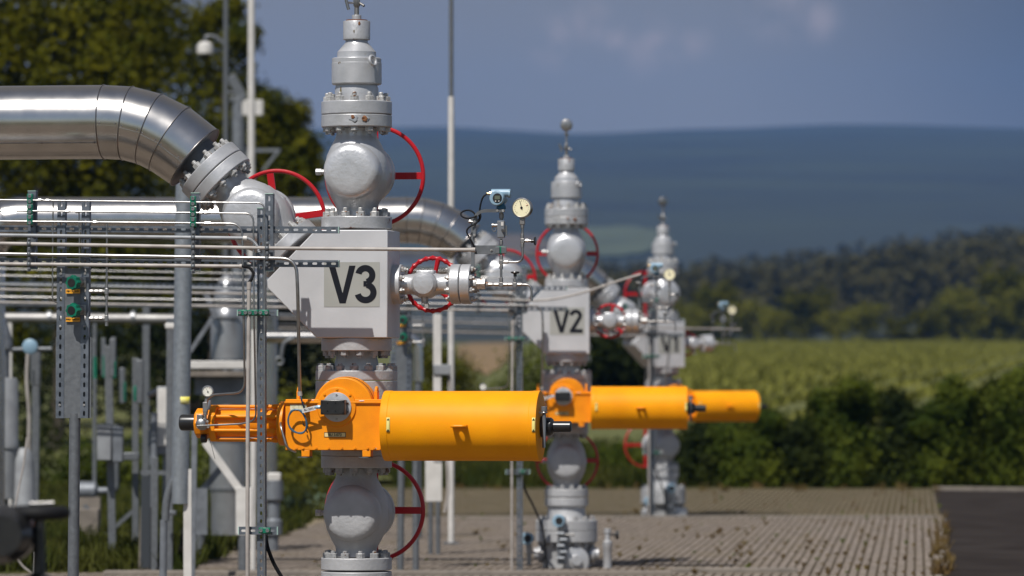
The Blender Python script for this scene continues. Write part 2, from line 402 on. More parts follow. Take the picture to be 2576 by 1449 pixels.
sheet('asphalt_road', [(3.25, 5 * DS), (15, 5 * DS), (22, 39.3 * DS), G(2349, 1229)[:2], G(2380, 1449)[:2], (4.05, 15 * DS)], -.008, asphalt_m)
def kerb(label, a, b, wd, h):
    return single('kerb', label, 'kerb', MB().bar(Vector((*a[:2], h / 2 - .02)), Vector((*b[:2], h / 2 - .02)), wd, h + .04, (0, 0, 1)) if False else MB().box((0, 0, 0), ((Vector(b[:2]) - Vector(a[:2])).length, wd, h + .04), Matrix.Translation(((a[0] + b[0]) / 2, (a[1] + b[1]) / 2, h / 2 - .02)) @ Matrix.Rotation(math.atan2(b[1] - a[1], b[0] - a[0]), 4, 'Z')), concrete, 'concrete kerbs of the paving', False, bevel=.012)
kerb('long pale kerb crossing the block paving behind V2', G(1085, 1305), G(2372, 1302), .25, .035)
kerb('pale kerb beside the dark shadow strip in front of V2', G(1690, 1440), G(2005, 1440), .25, .05)  # the strip beside it is the shadow V2 casts, no drain is built
kerb('low kerb along the bottom edge before V2 and the rack posts', G(262, 1447), G(1690, 1447), .35, .05)
kerb('pale kerb where the asphalt road ends at the hedge', G(2352, 1231), G(2800, 1236), .3, .05)
kerb('weathered kerb edging the paving along the asphalt road', G(2371, 1304), G(2376, 1440), .10, .05)
# terrain behind: rising field, hills
def prof(Y):
    t = [(39, 0), (52, .5), (60, 1.2), (230, 6.4), (300, 7.0), (420, 9), (700, 22), (1100, 66), (1600, 160), (2150, 262), (2700, 344), (2900, 350), (3300, 280)]
    for (a, b), (c, d) in zip(t, t[1:]):
        if Y <= c: return b + (d - b) * (Y - a) / (c - a)
    return t[-1][1]
from mathutils import noise as mn
def hz(x, Y):
    Y = Y / DS
    k = min(1, max(0, (Y - 500) / 1200))
    z = prof(Y) + k * (3.5 * mn.noise((x / 420, Y / 500, 1.3)) + 4 * mn.noise((x / 150, Y / 190, 4.7)))
    z += max(0, (Y - 2100) / 700) * 6 * mn.noise((x / 300, 0, 9)) if Y > 2100 else 0
    if Y < 320: z -= max(0, -x - 2) * .012 * min(1, (Y - 39) / 60)
    return z
def terrain(name, xs, ys, f, mat, dz=0.0, fan=True):
    vs, fs = [], []
    for Y in ys:
        for u in xs: x = u * Y if fan else u; vs.append((x, Y * DS, f(x, Y * DS) + dz))
    n = len(xs)
    for j in range(len(ys) - 1):
        for i in range(n - 1): fs.append((j * n + i, j * n + i + 1, (j + 1) * n + i + 1, (j + 1) * n + i))
    me = bpy.data.meshes.new(name); me.from_pydata(vs, [], fs); finish(me, mat, 60)
    o = bpy.data.objects.new(name, me); COL.objects.link(o); o['kind'] = 'structure'; return o
hill_m = material('forested_hill', (.006, .010, .008), .95, 0, (.018, .026, .012), .004, .0, 1, detail=9)  # cloud shadow over the ridge is put into this dark forest colour
lin = lambda a, b, n: [a + (b - a) * i / (n - 1) for i in range(n)]
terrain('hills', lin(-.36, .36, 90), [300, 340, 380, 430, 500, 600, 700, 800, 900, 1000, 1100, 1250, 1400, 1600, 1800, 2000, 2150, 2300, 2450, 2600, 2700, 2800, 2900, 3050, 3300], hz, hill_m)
crop_soil = material('field_soil', (.07, .08, .014), .95, 0, (.095, .095, .02), .25, .3, 4, detail=7)
terrain('field', lin(-.34, .34, 60), [41, 46, 52, 60, 80, 110, 150, 190, 230, 265, 302], hz, crop_soil, .01)
tan_m = material('stubble_field', (.21, .13, .06), .95, 0, (.12, .085, .035), .12, .2, 2)
mead_m = material('pale_meadow', (.06, .075, .035), .95, 0, (.04, .05, .025), .02, .0, 1)
def patch(name, px0, px1, Y0, Y1, mat, dz):
    u0, u1 = (px0 - CX) / F * DS, (px1 - CX) / F * DS
    us, ys = lin(u0, u1, 24), lin(Y0, Y1, 24)
    o = terrain(name, us, ys, hz, mat, dz)
    bm = bmesh.new(); bm.from_mesh(o.data)
    gone = []
    for f in bm.faces:                       # ragged natural outline
        c = f.calc_center_median(); c.y /= DS; a = (c.x / c.y - (u0 + u1) / 2) / ((u1 - u0) / 2); b = (c.y - (Y0 + Y1) / 2) / ((Y1 - Y0) / 2)
        if a * a + b * b + .5 * mn.noise((a * 1.7, b * 1.7, px0 * .01)) > .92: gone.append(f)
    bmesh.ops.delete(bm, geom=gone, context='FACES'); bm.to_mesh(o.data); bm.free(); return o
patch('stubble_field', 1150, 1310, 90, 262, tan_m, .06)
patch('pale_meadow', 1400, 1690, 1120, 1290, mead_m, 1.5)
patch('ploughed_field', 1150, 1400, 1130, 1240, material('ploughed_soil', (.09, .065, .04), .95, 0, (.06, .05, .03), .02), 1.5)
patch('bare_field', 2215, 2310, 395, 520, tan_m, 3.5)

# ================================================================ leaves
def leaf_mesh(name, lobes, per, size, mat, seed, flat=.75, squash=.8, fill=.55, drop=.0):
    """lobes: (x, y, z, r); many small bent leaf sprays filling each lobe unevenly"""
    g = np.random.default_rng(seed); vs = []
    for (x, y, z, r) in lobes:
        # twig clusters inside the lobe
        nc = max(4, int(per / 14)); d = g.normal(size=(nc, 3)); d /= np.linalg.norm(d, axis=1)[:, None]
        rr = r * (fill + (1.12 - fill) * g.random(nc) ** .7); c = np.array([x, y, z]) + d * rr[:, None] * np.array([1, 1, squash])
        n = per; k = g.integers(0, nc, n); p = c[k] + g.normal(size=(n, 3)) * (r * .13 + .12)
        if drop: p = p[g.random(len(p)) > drop]
        n = len(p)
        nr = g.normal(size=(n, 3)) * flat + (p - np.array([x, y, z - r * .2])) / r; nr /= np.linalg.norm(nr, axis=1)[:, None]
        t = np.cross(nr, g.normal(size=(n, 3))); t /= np.linalg.norm(t, axis=1)[:, None]; b = np.cross(nr, t)
        s = size * (.6 + .9 * g.random(n))[:, None]
        q = np.stack([p - t * s, p + b * s * .55 + nr * s * .12, p + t * s, p - b * s * .55 + nr * s * .12], 1)
        vs.append(q.reshape(-1, 3))
    v = np.concatenate(vs); n = len(v) // 4
    me = bpy.data.meshes.new(name); me.vertices.add(len(v)); me.vertices.foreach_set('co', v.ravel().astype(np.float32))
    me.loops.add(len(v)); me.loops.foreach_set('vertex_index', np.arange(len(v), dtype=np.int32))
    me.polygons.add(n); me.polygons.foreach_set('loop_start', np.arange(0, len(v), 4, dtype=np.int32)); me.polygons.foreach_set('loop_total', np.full(n, 4, dtype=np.int32))
    me.update(calc_edges=True); me.materials.append(mat); return me
def leaf_material(name, c1, c2, trans=.25):
    m = bpy.data.materials.new(name); m.use_nodes = True; t = m.node_tree; b = t.nodes['Principled BSDF']; ln = t.links.new
    c = t.nodes.new('ShaderNodeTexCoord'); n = t.nodes.new('ShaderNodeTexNoise'); n.inputs['Scale'].default_value = .9; n.inputs['Detail'].default_value = 6; ln(c.outputs['Object'], n.inputs[0])
    rp = t.nodes.new('ShaderNodeValToRGB'); rp.color_ramp.elements[0].position = .35; rp.color_ramp.elements[1].position = .68
    rp.color_ramp.elements[0].color = (*c1, 1); rp.color_ramp.elements[1].color = (*c2, 1); ln(n.outputs[0], rp.inputs[0]); ln(rp.outputs[0], b.inputs['Base Color'])
    b.inputs['Roughness'].default_value = .7; b.inputs['Specular IOR Level'].default_value = .06
    tr = t.nodes.new('ShaderNodeBsdfTranslucent'); ln(rp.outputs[0], tr.inputs[0]); mx = t.nodes.new('ShaderNodeMixShader'); mx.inputs[0].default_value = trans
    ln(b.outputs[0], mx.inputs[1]); ln(tr.outputs[0], mx.inputs[2]); ln(mx.outputs[0], t.nodes['Material Output'].inputs[0]); return m
leaf_tree = leaf_material('tree_leaves', (.030, .038, .002), (.115, .105, .004))
leaf_dark = leaf_material('dark_leaves', (.009, .015, .003), (.034, .042, .006))  # canopy shade over the low tree is put into this leaf colour
leaf_hedge = leaf_material('hedge_leaves', (.026, .042, .004), (.10, .115, .012))
leaf_mid = leaf_material('wood_leaves', (.085, .092, .010), (.18, .165, .020))
leaf_far = leaf_material('far_wood_leaves', (.05, .05, .013), (.085, .07, .024))
bark = material('bark', (.05, .038, .028), .9, 0, (.08, .065, .05), 6, .5, 12)
def branchy(base, tips, r):
    mb = MB(); base = Vector(base)
    zmid = base.z + (max(t[2] for t in tips) - base.z) * .35; mid = Vector((base.x + .1, base.y, zmid))
    mb.tube([base, base.lerp(mid, .5) + Vector((.08, 0, 0)), mid], [r * 1.3, r, r * .8], 9)
    for t in tips:
        t = Vector(t); mb.tube([mid, mid.lerp(t, .5) + Vector((0, 0, .12 * (t - mid).length)), t], [r * .6, r * .35, r * .08], 6)
    return mb
def tree(name, label, cat, lobes_px, Y, per, size, leaf, seed, group=None, base=None, zb=0.0, dY=1.2, r=.16, trunk=True, **k):
    g = random.Random(seed); Y = Y * DS
    lobes = []
    for px, py, rp in lobes_px:
        yy = Y + g.uniform(-dY, dY); p = P(px, py, yy); lobes.append((p.x, p.y, p.z, rp * yy / F))
    bx = base if base is not None else sum(l[0] for l in lobes) / len(lobes)
    org = (bx, Y, zb)
    t = thing(name, label, cat, org, group, frame=False)
    me = leaf_mesh('crown', [(a - org[0], b - org[1], c - org[2], q) for a, b, c, q in lobes], per, size, leaf, seed, **k)
    o = bpy.data.objects.new('crown' if trunk else 'foliage', me); COL.objects.link(o); o.parent = t
    if trunk: part(t, 'trunk', branchy(org, [l[:3] for l in lobes[::max(1, len(lobes) // 9)]], r), bark)
    return t
# trees on the left
tree('tree', 'tall olive green tree behind the aluminium pipe at the picture edge', 'tree', [(-80, 60, 190), (60, 20, 170), (200, 50, 150), (320, 70, 120), (20, 190, 180), (180, 200, 170), (300, 210, 120), (-60, 330, 180), (110, 350, 180), (270, 340, 140), (60, 500, 190), (250, 480, 150), (-60, 600, 190), (170, 640, 190), (-60, 830, 150)], 50, 2300, .095, leaf_tree, 3, 'tall trees behind the pipes', -11.5, drop=.12)
tree('tree', 'tall olive green tree with ragged crown reaching the white poles', 'tree', [(420, 90, 95), (390, 10, 60), (470, 160, 105), (520, 60, 55), (400, 230, 120), (560, 190, 70), (510, 290, 110), (390, 370, 130), (590, 250, 60), (640, 290, 55), (600, 350, 80), (500, 430, 120), (690, 310, 48), (700, 390, 62), (640, 430, 80), (742, 288, 20), (735, 450, 52), (765, 372, 28), (660, 270, 45), (735, 340, 30), (775, 430, 24), (650, 350, 60), (720, 520, 60), (600, 100, 28), (575, 30, 26), (620, 95, 16), (380, 520, 140), (550, 540, 120), (690, 500, 70), (430, 680, 140), (590, 680, 120)], 54, 1050, .085, leaf_tree, 5, 'tall trees behind the pipes', -8.2, drop=.12)
tree('tree', 'broad dark tree standing low behind the pipe racks', 'tree', [(330, 760, 170), (480, 800, 150), (620, 820, 130), (740, 720, 100), (200, 880, 170), (400, 930, 160), (560, 960, 150), (700, 900, 130), (60, 950, 170), (760, 800, 90), (330, 640, 140)], 56, 1500, .11, leaf_dark, 8, 'tall trees behind the pipes', -9.0)
def bush(label, lobes, Y, seed, leaf, per=900, size=.05, grp='bushes behind the pipework', nm='bush', cat='bush', **k):
    return tree(nm, label, cat, lobes, Y, per, size, leaf, seed, grp, zb=0, dY=.5, trunk=False, **k)
bush('olive bush behind the round post of the valve panel', [(230, 1165, 62), (300, 1200, 70), (200, 1225, 66), (350, 1230, 60)], 37, 21, leaf_hedge)
bush('olive bush behind the cabinet and slim posts', [(400, 1160, 66), (460, 1190, 70), (370, 1205, 66), (480, 1140, 60), (450, 1250, 50)], 38, 22, leaf_hedge)
bush('dark bush at the picture edge below the grey cylinder', [(40, 1080, 110), (120, 1150, 100), (60, 1230, 100)], 39, 23, leaf_dark)
bush('sunlit green bush seen beneath the orange actuator of V3', [(720, 1050, 70), (770, 1110, 75), (700, 1150, 70), (790, 1180, 70), (740, 1210, 60), (690, 1220, 55)], 39, 24, leaf_mid)
bush('green bush behind the wheel of the lower gate valve of V3', [(1000, 1080, 60), (1060, 1020, 70), (1010, 1160, 70), (1090, 1120, 60), (1050, 1190, 50)], 42, 25, leaf_mid)
bush('leafy bush behind the white plate post and the pole', [(1085, 900, 50), (1130, 930, 55), (1070, 960, 50), (1160, 985, 50), (1110, 1000, 50), (1200, 1050, 50), (1140, 1080, 50)], 48, 36, leaf_tree)
bush('dark bush between the white plate post and V2', [(1330, 930, 60), (1290, 1000, 60), (1345, 1020, 60), (1300, 1080, 60), (1240, 1130, 60), (1180, 1160, 60), (1330, 1150, 60)], 46, 26, leaf_hedge)
bush('tall brownish bush behind the wing valve of V2', [(1540, 900, 55), (1580, 960, 55), (1520, 960, 55), (1610, 900, 40), (1500, 890, 45)], 60, 27, leaf_dark, size=.10)
bush('low bush beneath the orange can of V2', [(1540, 1170, 45), (1590, 1180, 45), (1500, 1200, 36), (1640, 1180, 45)], 41, 28, leaf_hedge)
bush('grey green low shrub by the soil edge behind V3', [(760, 1290, 26), (790, 1283, 22), (730, 1297, 22)], 31, 29, leaf_material('sage_leaves', (.07, .10, .06), (.13, .17, .11)), per=260, size=.04)
# hedge along the far edge of the paving
H = [(1745, 1150, 55, 1100), (1830, 1130, 60, 1085), (1920, 1130, 62, 1065), (2010, 1140, 58, 1100), (2095, 1110, 70, 1030), (2160, 1090, 66, 985), (2250, 1120, 70, 1030), (2330, 1130, 64, 1060), (2410, 1090, 80, 1000), (2490, 1090, 84, 1000), (2560, 1060, 95, 950), (2640, 1040, 110, 930)]
for i, (x, y, r_, top) in enumerate(H):
    g = random.Random(40 + i)
    lb = [(x + g.uniform(-25, 25), y + 60 + 10 * k, r_ * g.uniform(.6, .8)) for k in range(2)] + [(x + g.uniform(-35, 35), g.uniform(top + 50, 1165), r_ * g.uniform(.5, .75)) for k in range(5)] + [(x + g.uniform(-14, 14), top + 26, 24), (x + g.uniform(-30, 30), top + g.uniform(-22, 14), 9), (x + g.uniform(-34, 34), top + g.uniform(-8, 24), 11), (x + g.uniform(-34, 34), top + g.uniform(0, 40), 13), (x - 42, 1206, 40), (x + 42, 1206, 40), (x, 1208, 38), (x + g.uniform(-40, 40), 1190, 44)]
    bush('dark green shrub of the dense hedge along the far edge of the paving', lb, 40.3 + g.uniform(-.25, .25), 60 + i, leaf_hedge if i % 3 else leaf_dark, 900, .055, 'shrubs of the hedge', 'hedge_shrub', 'shrub')
# broadleaf trees at the top of the field
proto = []
for s in range(3):
    g = random.Random(90 + s); lb = [(g.uniform(-3.2, 3.2), g.uniform(-2, 2), g.uniform(3, 8.2) , g.uniform(.9, 1.7)) for k in range(34)] + [(g.uniform(-3, 3), 0, 1.8, 1.8) for k in range(3)]
    proto.append(leaf_mesh('crown', lb, 110, .26, (leaf_mid, leaf_tree, leaf_mid)[s], 200 + s))
T = [(1740, 760, 1.0, 235), (1800, 700, 1.2, 250), (1880, 740, 1.15, 245), (1950, 770, .95, 236), (2030, 715, 1.3, 262), (2110, 765, 1.1, 240), (2180, 755, 1.0, 250), (2330, 770, 1.05, 238), (2400, 705, 1.3, 262), (2480, 740, 1.2, 244), (2540, 660, 1.55, 255), (2610, 690, 1.4, 240), (1690, 740, 1.0, 270), (2260, 790, .8, 236)]
tr_m = branchy((0, 0, 0), [(1.5, 0, 5), (-1.6, .4, 5.4), (.2, 0, 7)], .22).mesh('trunk'); finish(tr_m, bark)
for i, (px, top, s, Y) in enumerate(T):
    Y = Y * DS; p = P(px, top, Y); zg = hz(p.x, Y); hgt = p.z - zg
    t = bpy.data.objects.new('field_tree', None); COL.objects.link(t); tag(t, 'dark broadleaf tree in the row along the top of the green field', 'tree', 'trees along the top of the field')
    t.location = (p.x, Y, zg - .2); t.scale = (hgt / 9.6 * 1.15,) * 2 + (hgt / 9.6,); t.rotation_euler = (0, 0, i * 1.7)
    for nm, me in (('crown', proto[i % 3]), ('trunk', tr_m)):
        o = bpy.data.objects.new(nm, me); COL.objects.link(o); o.parent = t
# woods further off
g = random.Random(11); lob = []
def ridge(px): return 655 - max(0, px - 1900) * .125 if px > 1900 else 655 + (1900 - px) * .02
for k in range(1500):
    px = g.uniform(1480, 2760); Y = g.uniform(380, 720); top = ridge(px) + (720 - Y) * .19
    p = P(px, top + g.uniform(0, 22), Y * DS); lob.append((p.x, p.y, p.z - 3, g.uniform(2.2, 4.2)))
    if k % 3: lob.append((p.x, p.y, p.z - 8, 3.6))
me = leaf_mesh('woodland', lob, 36, .95, leaf_far, 77, squash=1.7); o = bpy.data.objects.new('woodland', me); COL.objects.link(o); o['kind'] = 'stuff'; o['label'] = 'dark wood on the ridge rising behind the field trees'; o['category'] = 'woodland'
# the wooded ridge those trees stand on
def rz(x, Y): 
    px = CX + F * x / Y; Yn = Y / DS; return P(px, ridge(px) + (720 - min(Yn, 720)) * .19 + 26, Y).z - 9 - max(0, Yn - 720) * .3
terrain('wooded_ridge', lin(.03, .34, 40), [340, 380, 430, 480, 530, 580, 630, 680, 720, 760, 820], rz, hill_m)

# crop rows: maize standing in the field
crop_m = leaf_material('maize_leaves', (.16, .165, .03), (.215, .205, .05), .3)
g2 = np.random.default_rng(5); V_ = []
rows = np.arange(-62, 60, 1.9); dx, dy = .32, 1.0
for r0 in rows:
    n = 1300; s = 56 + (235 - 56) * g2.random(n) ** 1.25
    x = r0 * .98 + (s - 56) * dx / dy; keep = np.abs(x / s) < .30; keep &= (x / s) > (1480 - CX) / F * DS; s, x = s[keep], x[keep]
    if not len(s): continue
    s = s * DS; z = np.array([hz(a, b) for a, b in zip(x, s)])
    for _ in range(2):
        h = .22 + .2 * g2.random(len(s)); a = g2.random(len(s)) * 6.28; wv = .05 + .04 * g2.random(len(s)); ln_ = .11
        ux, uy = np.cos(a), np.sin(a); jx = g2.normal(size=len(s)) * .16
        q = np.stack([np.stack([x + jx, s, z], 1), np.stack([x + jx + ux * ln_ - uy * wv, s + uy * ln_ + ux * wv, z + h * .75], 1), np.stack([x + jx + ux * ln_ * 1.5, s + uy * ln_ * 1.5, z + h], 1), np.stack([x + jx + ux * ln_ + uy * wv, s + uy * ln_ - ux * wv, z + h * .75], 1)], 1)
        V_.append(q.reshape(-1, 3))
def quads(name, v, mat):
    v = np.concatenate(v); n = len(v) // 4; me = bpy.data.meshes.new(name); me.vertices.add(len(v)); me.vertices.foreach_set('co', v.ravel().astype(np.float32))
    me.loops.add(len(v)); me.loops.foreach_set('vertex_index', np.arange(len(v), dtype=np.int32)); me.polygons.add(n)
    me.polygons.foreach_set('loop_start', np.arange(0, len(v), 4, dtype=np.int32)); me.polygons.foreach_set('loop_total', np.full(n, 4, dtype=np.int32)); me.update(calc_edges=True); me.materials.append(mat)
    o = bpy.data.objects.new(name, me); COL.objects.link(o); o['kind'] = 'stuff'; return o
o = quads('maize_crop', V_, crop_m); o['label'] = 'green maize crop in rows on the rising field'; o['category'] = 'crop'
# weeds in the paving joints and grass beyond it
def tufts(name, spots, mat, label, cat, seed, nb=14):
    g = np.random.default_rng(seed); vv = []
    for (x, y, z, r, h) in spots:
        a = g.random(nb) * 6.28; d = g.random(nb) ** .7 * r; bx, by = x + np.cos(a) * d, y + np.sin(a) * d; w_ = .006 + .008 * g.random(nb) + h * .03; hh = h * (.5 + .7 * g.random(nb))
        lx, ly = g.normal(size=nb) * h * .35, g.normal(size=nb) * h * .35; c, s = np.cos(a + 1.5), np.sin(a + 1.5); zz_ = np.full(nb, z)
        q = np.stack([np.stack([bx - c * w_, by - s * w_, zz_], 1), np.stack([bx + c * w_, by + s * w_, zz_], 1), np.stack([bx + lx + c * w_ * .3, by + ly + s * w_ * .3, zz_ + hh], 1), np.stack([bx + lx - c * w_ * .3, by + ly - s * w_ * .3, zz_ + hh], 1)], 1)
        vv.append(q.reshape(-1, 3))
    o = quads(name, vv, mat); o['label'] = label; o['category'] = cat; return o
weed_m = leaf_material('dry_weeds', (.11, .065, .025), (.16, .12, .045), .2)
weedg_m = leaf_material('green_weeds', (.07, .095, .02), (.13, .15, .035), .25)
g = random.Random(31); sp, sg = [], []
ca, sa = math.cos(ROW), math.sin(ROW); Y0_ = 24 * DS
def in_pave(x, Y):
    px = CX + F * x / Y
    return 520 < px < 2365 - (Y < 24) * 0
for k in range(1050):
    px, py = g.uniform(560, 2365), g.uniform(1236, 1446)
    if g.random() > .25 + .75 * max(0, (px - 1500) / 860): continue
    p = G(px, py); cc = round((p.x * ca - (p.y - Y0_) * sa) / .105) * .105    # snap to a joint
    al = p.x * sa + (p.y - Y0_) * ca; x, y = cc * ca + al * sa, Y0_ - cc * sa + al * ca
    dense = g.random()
    (sg if dense > .82 else sp).append((x, y, 0, .015 + .02 * g.random(), .012 + .055 * g.random() ** 3))
for k in range(36):
    py = 1300 + 149 * g.random() ** .6; p = G(2366 + g.uniform(-8, 16) * (py - 1280) / 100, py); sp.append((p.x, p.y, 0, .08, .05 + .12 * g.random()))
for k in range(50):
    p = G(g.uniform(1000, 2360), g.uniform(1222, 1236)); sp.append((p.x, p.y, 0, .12, .05 + .09 * g.random()))
tufts('weeds', sp, weed_m, 'brown dry weeds growing in the joints of the block paving', 'weeds', 4)
tufts('green_weeds', sg, weedg_m, 'small green weeds growing in the joints of the block paving', 'weeds', 6)
gs = []
for k in range(2600):
    px, py = g.uniform(-60, 900), g.uniform(1235, 1435); lim = 1420 - (px - 500) * .36
    if px > 262 and py > lim: continue
    p = G(px, py); gs.append((p.x, p.y, -.02, .18, .10 + .22 * g.random()))
for k in range(900):
    px, py = g.uniform(1000, 1700), g.uniform(1180, 1228); p = G(px, py); gs.append((p.x, p.y, hz(p.x, p.y) if p.y > 39 * DS else 0, .3, .2 + .25 * g.random()))
grass_l = leaf_material('grass_blades', (.030, .042, .007), (.085, .085, .018), .3)
tufts('grass', gs, grass_l, 'rough green grass behind the paving and around the posts', 'grass', 9, 20)
# ================================================================ the well unit (built at the well marked V3)
K = FOCUS / F                                # metres per picture unit at the well axis
def LA(rows): return [(r * K, zz(y)) for r, y in rows]
NF = (0, -1, 0)
ZA = Matrix()                                # the well's own vertical axis
DOWN = Matrix.Rotation(math.pi, 4, 'X')
def zfr(y): return Matrix.Translation((0, 0, zz(y)))

# ---- top of the tree: cap, cone, hub and its flange
def build_cap():
    t = thing('wellhead_cap', 'stepped silver wellhead cap of stacked cylinders topping the well marked {V}', 'wellhead cap', (0, 0, zz(288)), 'stepped caps topping the three wells')
    fl = flange(t, Matrix.Translation((0, 0, zz(289))), 89 * K, 33 * K, silver, 74 * K, 12, up=NUT_UP, a0=.2)
    part(t, 'hub_neck', MB().lathe(ZA, LA([(55, 256), (55, 224), (52, 214), (52, 206)]), 48), silver, bevel=.002)
    part(t, 'hub_collar', MB().lathe(ZA, LA([(60, 213.5), (63, 211), (63, 160), (62.2, 159), (62.2, 148), (60, 146)]), 56), silver, bevel=.002)
    part(t, 'cone', MB().lathe(ZA, LA([(50, 148), (49.5, 144), (48.8, 131), (47, 129), (40, 121), (33, 113), (28.5, 107.5), (27.5, 100)]), 48), silver, bevel=.001)
    part(t, 'cap', MB().lathe(ZA, LA([(32.5, 101), (34, 99), (34, 55), (33, 53)]), 48), silver_rust, bevel=.003)
    part(t, 'rusty_rim', MB().lathe(ZA, LA([(27.5, 54), (27.5, 50.5), (26, 49.8)]), 40), material('rust_film', (.10, .035, .02), .8, 0, (.16, .06, .03), 30))
    e = pt(935, 153, -.15)
    part(t, 'lifting_eye', MB().torus(AX(e + Vector((.012, -.02, 0)), (.8, -.4, .25)), .034, .010, 28, 10).cyl(e + Vector((-.02, .03, 0)), e + Vector((0, 0, .028)), .012), silver)
    return t
def patch_on_cyl(t, name, px_, py_, w_, h_, r, mat, seed, parent=None, lift=.0012):
    """a thin ragged patch lying on an upright cylinder of radius r round the well axis"""
    g = random.Random(seed); c = pt(px_, py_, -r * .92); a0 = math.atan2(c.x, r); n = 18; vs = []
    rim = [(math.cos(2 * math.pi * i / n) * w_ * g.uniform(.55, 1.1) / 2, math.sin(2 * math.pi * i / n) * h_ * g.uniform(.55, 1.1) / 2) for i in range(n)]
    def on(u, v): a = a0 + u / r; return (math.sin(a) * (r + lift), -math.cos(a) * (r + lift), c.z + v)
    vs = [on(0, 0)] + [on(u * .5, v * .5) for u, v in rim] + [on(u, v) for u, v in rim]
    fs = [(0, 1 + (i + 1) % n, 1 + i) for i in range(n)] + [(1 + i, 1 + (i + 1) % n, 1 + n + (i + 1) % n, 1 + n + i) for i in range(n)]
    return part(t, name, MB().add(vs, fs), mat, solid=.0006, parent=parent)
rust_m = material('rust', (.14, .045, .015), .85, 0, (.26, .12, .05), 55)
bare_m = material('flaked_paint', (.30, .32, .34), .6, 0, (.24, .26, .28), 40)
algae_m = material('green_brown_run', (.16, .13, .06), .8, 0, (.09, .06, .03), 40)
cap = build_cap()
patch_on_cyl(cap, 'stain', 849, 236, .022, .13, 55 * K, algae_m, 3)
patch_on_cyl(cap, 'stain', 846, 158, .03, .022, 62.4 * K, algae_m, 5)
patch_on_cyl(cap, 'stain', 905, 59, .022, .035, 34 * K, rust_m, 9)
patch_on_cyl(cap, 'stain', 891, 79, .010, .03, 34 * K, algae_m, 11)

def build_bleed():
    t = thing('bleed_valve', 'small grey bleed valve with a round dial on the cap of {V}', 'valve', (0, 0, zz(50)), 'bleed valves on the caps of the wells')
    part(t, 'collar', MB().lathe(ZA, LA([(11.8, 50), (11.8, 38.5), (11, 38)]), 24), silver, bevel=.001)
    part(t, 'stem', MB().lathe(ZA, LA([(6, 38.5), (6, 20), (4.5, 19)]), 20), steel_dark)
    part(t, 'valve_block', MB().lathe(ZA @ Matrix.Rotation(rad(30), 4, 'Z'), LA([(5, 20), (9, 14), (9, -6), (5, -12), (4.2, -14), (4.2, -40)]), 6), steel_dark, bevel=.001)
    part(t, 'outlet', MB().cyl(pt(905, 8, 0), pt(916, 15, -.02), .009), steel_dark)
    part(t, 'tee_handle', MB().cyl(pt(891, 8, 0), pt(874, 6, -.02), .007).cyl(pt(868, -10, -.02), pt(877, 24, -.02), .011), steel)
    part(t, 'upper_stem', MB().lathe(ZA, LA([(5.5, -40), (7, -46), (7, -54), (4, -56), (4, -72)]), 16), steel_dark)
    zc = zz(-86)
    d = part(t, 'dial', MB().lathe(AX((0, -.035, zc), (0, 1, 0)), [(.05, 0), (.066, .006), (.07, .02), (.07, .06), (.05, .072)], 32), steel, bevel=.002)
    return t
build_bleed()

# ---- gate valves: a cast body on a flow axis, round bonnets front and back, a red handwheel behind
def gate_valve(label, c, axis, up_off, dn_off, wheel_a0, mats, up=None, dn=None, wheel_dx=0.0, fit=True, group='gate valves with red handwheels', n=12):
    body_m, fl_m = mats
    t = thing('gate_valve', label, 'valve', c, group)
    m = AX(c, axis, (0, 1, 0)) if abs(Vector(axis).x) > .1 else Matrix.Translation(c)
    k = K
    ua, da = (up_off - 2) * k, (dn_off - 2) * k
    prof = [(53, -da / k), (51, -96), (53, -86), (63, -68), (75, -42), (80, -16), (80, 16), (75, 42), (63, 68), (53, 86), (51, 96), (53, ua / k)]
    seg = 44; mb = MB(); mb.lathe(m, [(r * k, z * k) for r, z in prof], seg)
    b = part(t, 'body', mb, body_m)
    f = Vector((0, -1, 0)); q = AX(c, f)
    part(t, 'front_bonnet', MB().lathe(q, [(.200, 0), (.200, .165), (.198, .20), (.190, .228), (.172, .247), (.14, .257), (.07, .261)], 56), body_m)
    part(t, 'yoke_plate', MB().lathe(AX(c + Vector((0, .01, 0)), (0, 1, 0)), [(.225, 0), (.235, .02), (.235, .095), (.222, .11)], 10), body_m, bevel=.012)
    part(t, 'rear_bonnet', MB().lathe(AX(c, (0, 1, 0)), [(.205, 0), (.205, .30), (.213, .31), (.213, .36), (.20, .40), (.16, .435), (.07, .45), (.065, .50), (.045, .52), (.04, .74)], 48), body_m)
    w = AX(c + Vector((wheel_dx, .72, 0)), (0, -1, 0))
    handwheel(t, w, .352, .0155, wheel_a0)
    flange(t, m @ Matrix.Translation((0, 0, up_off * k)), 89 * k, 31 * k, fl_m, 74 * k, n, dn=dn if dn is not None else NUT_DN, a0=.2)
    flange(t, m @ Matrix.Translation((0, 0, -dn_off * k)) @ DOWN, 89 * k, 31 * k, fl_m, 74 * k, n, dn=up if up is not None else NUT_UP, a0=.4)
    if fit:
        x = c + Vector((-.195, -.06, 0)); part(t, 'grease_fitting', MB().hexa(x, x + Vector((-.045, 0, 0)), .02).hexa(x + Vector((-.045, 0, 0)), x + Vector((-.085, 0, 0)), .026), nut_paint, bevel=.002)
    return t
cU = Vector((0, 0, zz(433)))
gU = gate_valve('upper silver gate valve with red handwheel above the sign block of {V}', cU, (0, 0, 1), 112, 113, 0, (silver_rough, silver_rust))
patch_on_cyl(gU, 'flaked_patch', 892, 299, .07, .06, 89 * K, bare_m, 21); patch_on_cyl(gU, 'rust_patch', 889, 294, .028, .034, 89 * K, rust_m, 22, lift=.0024)
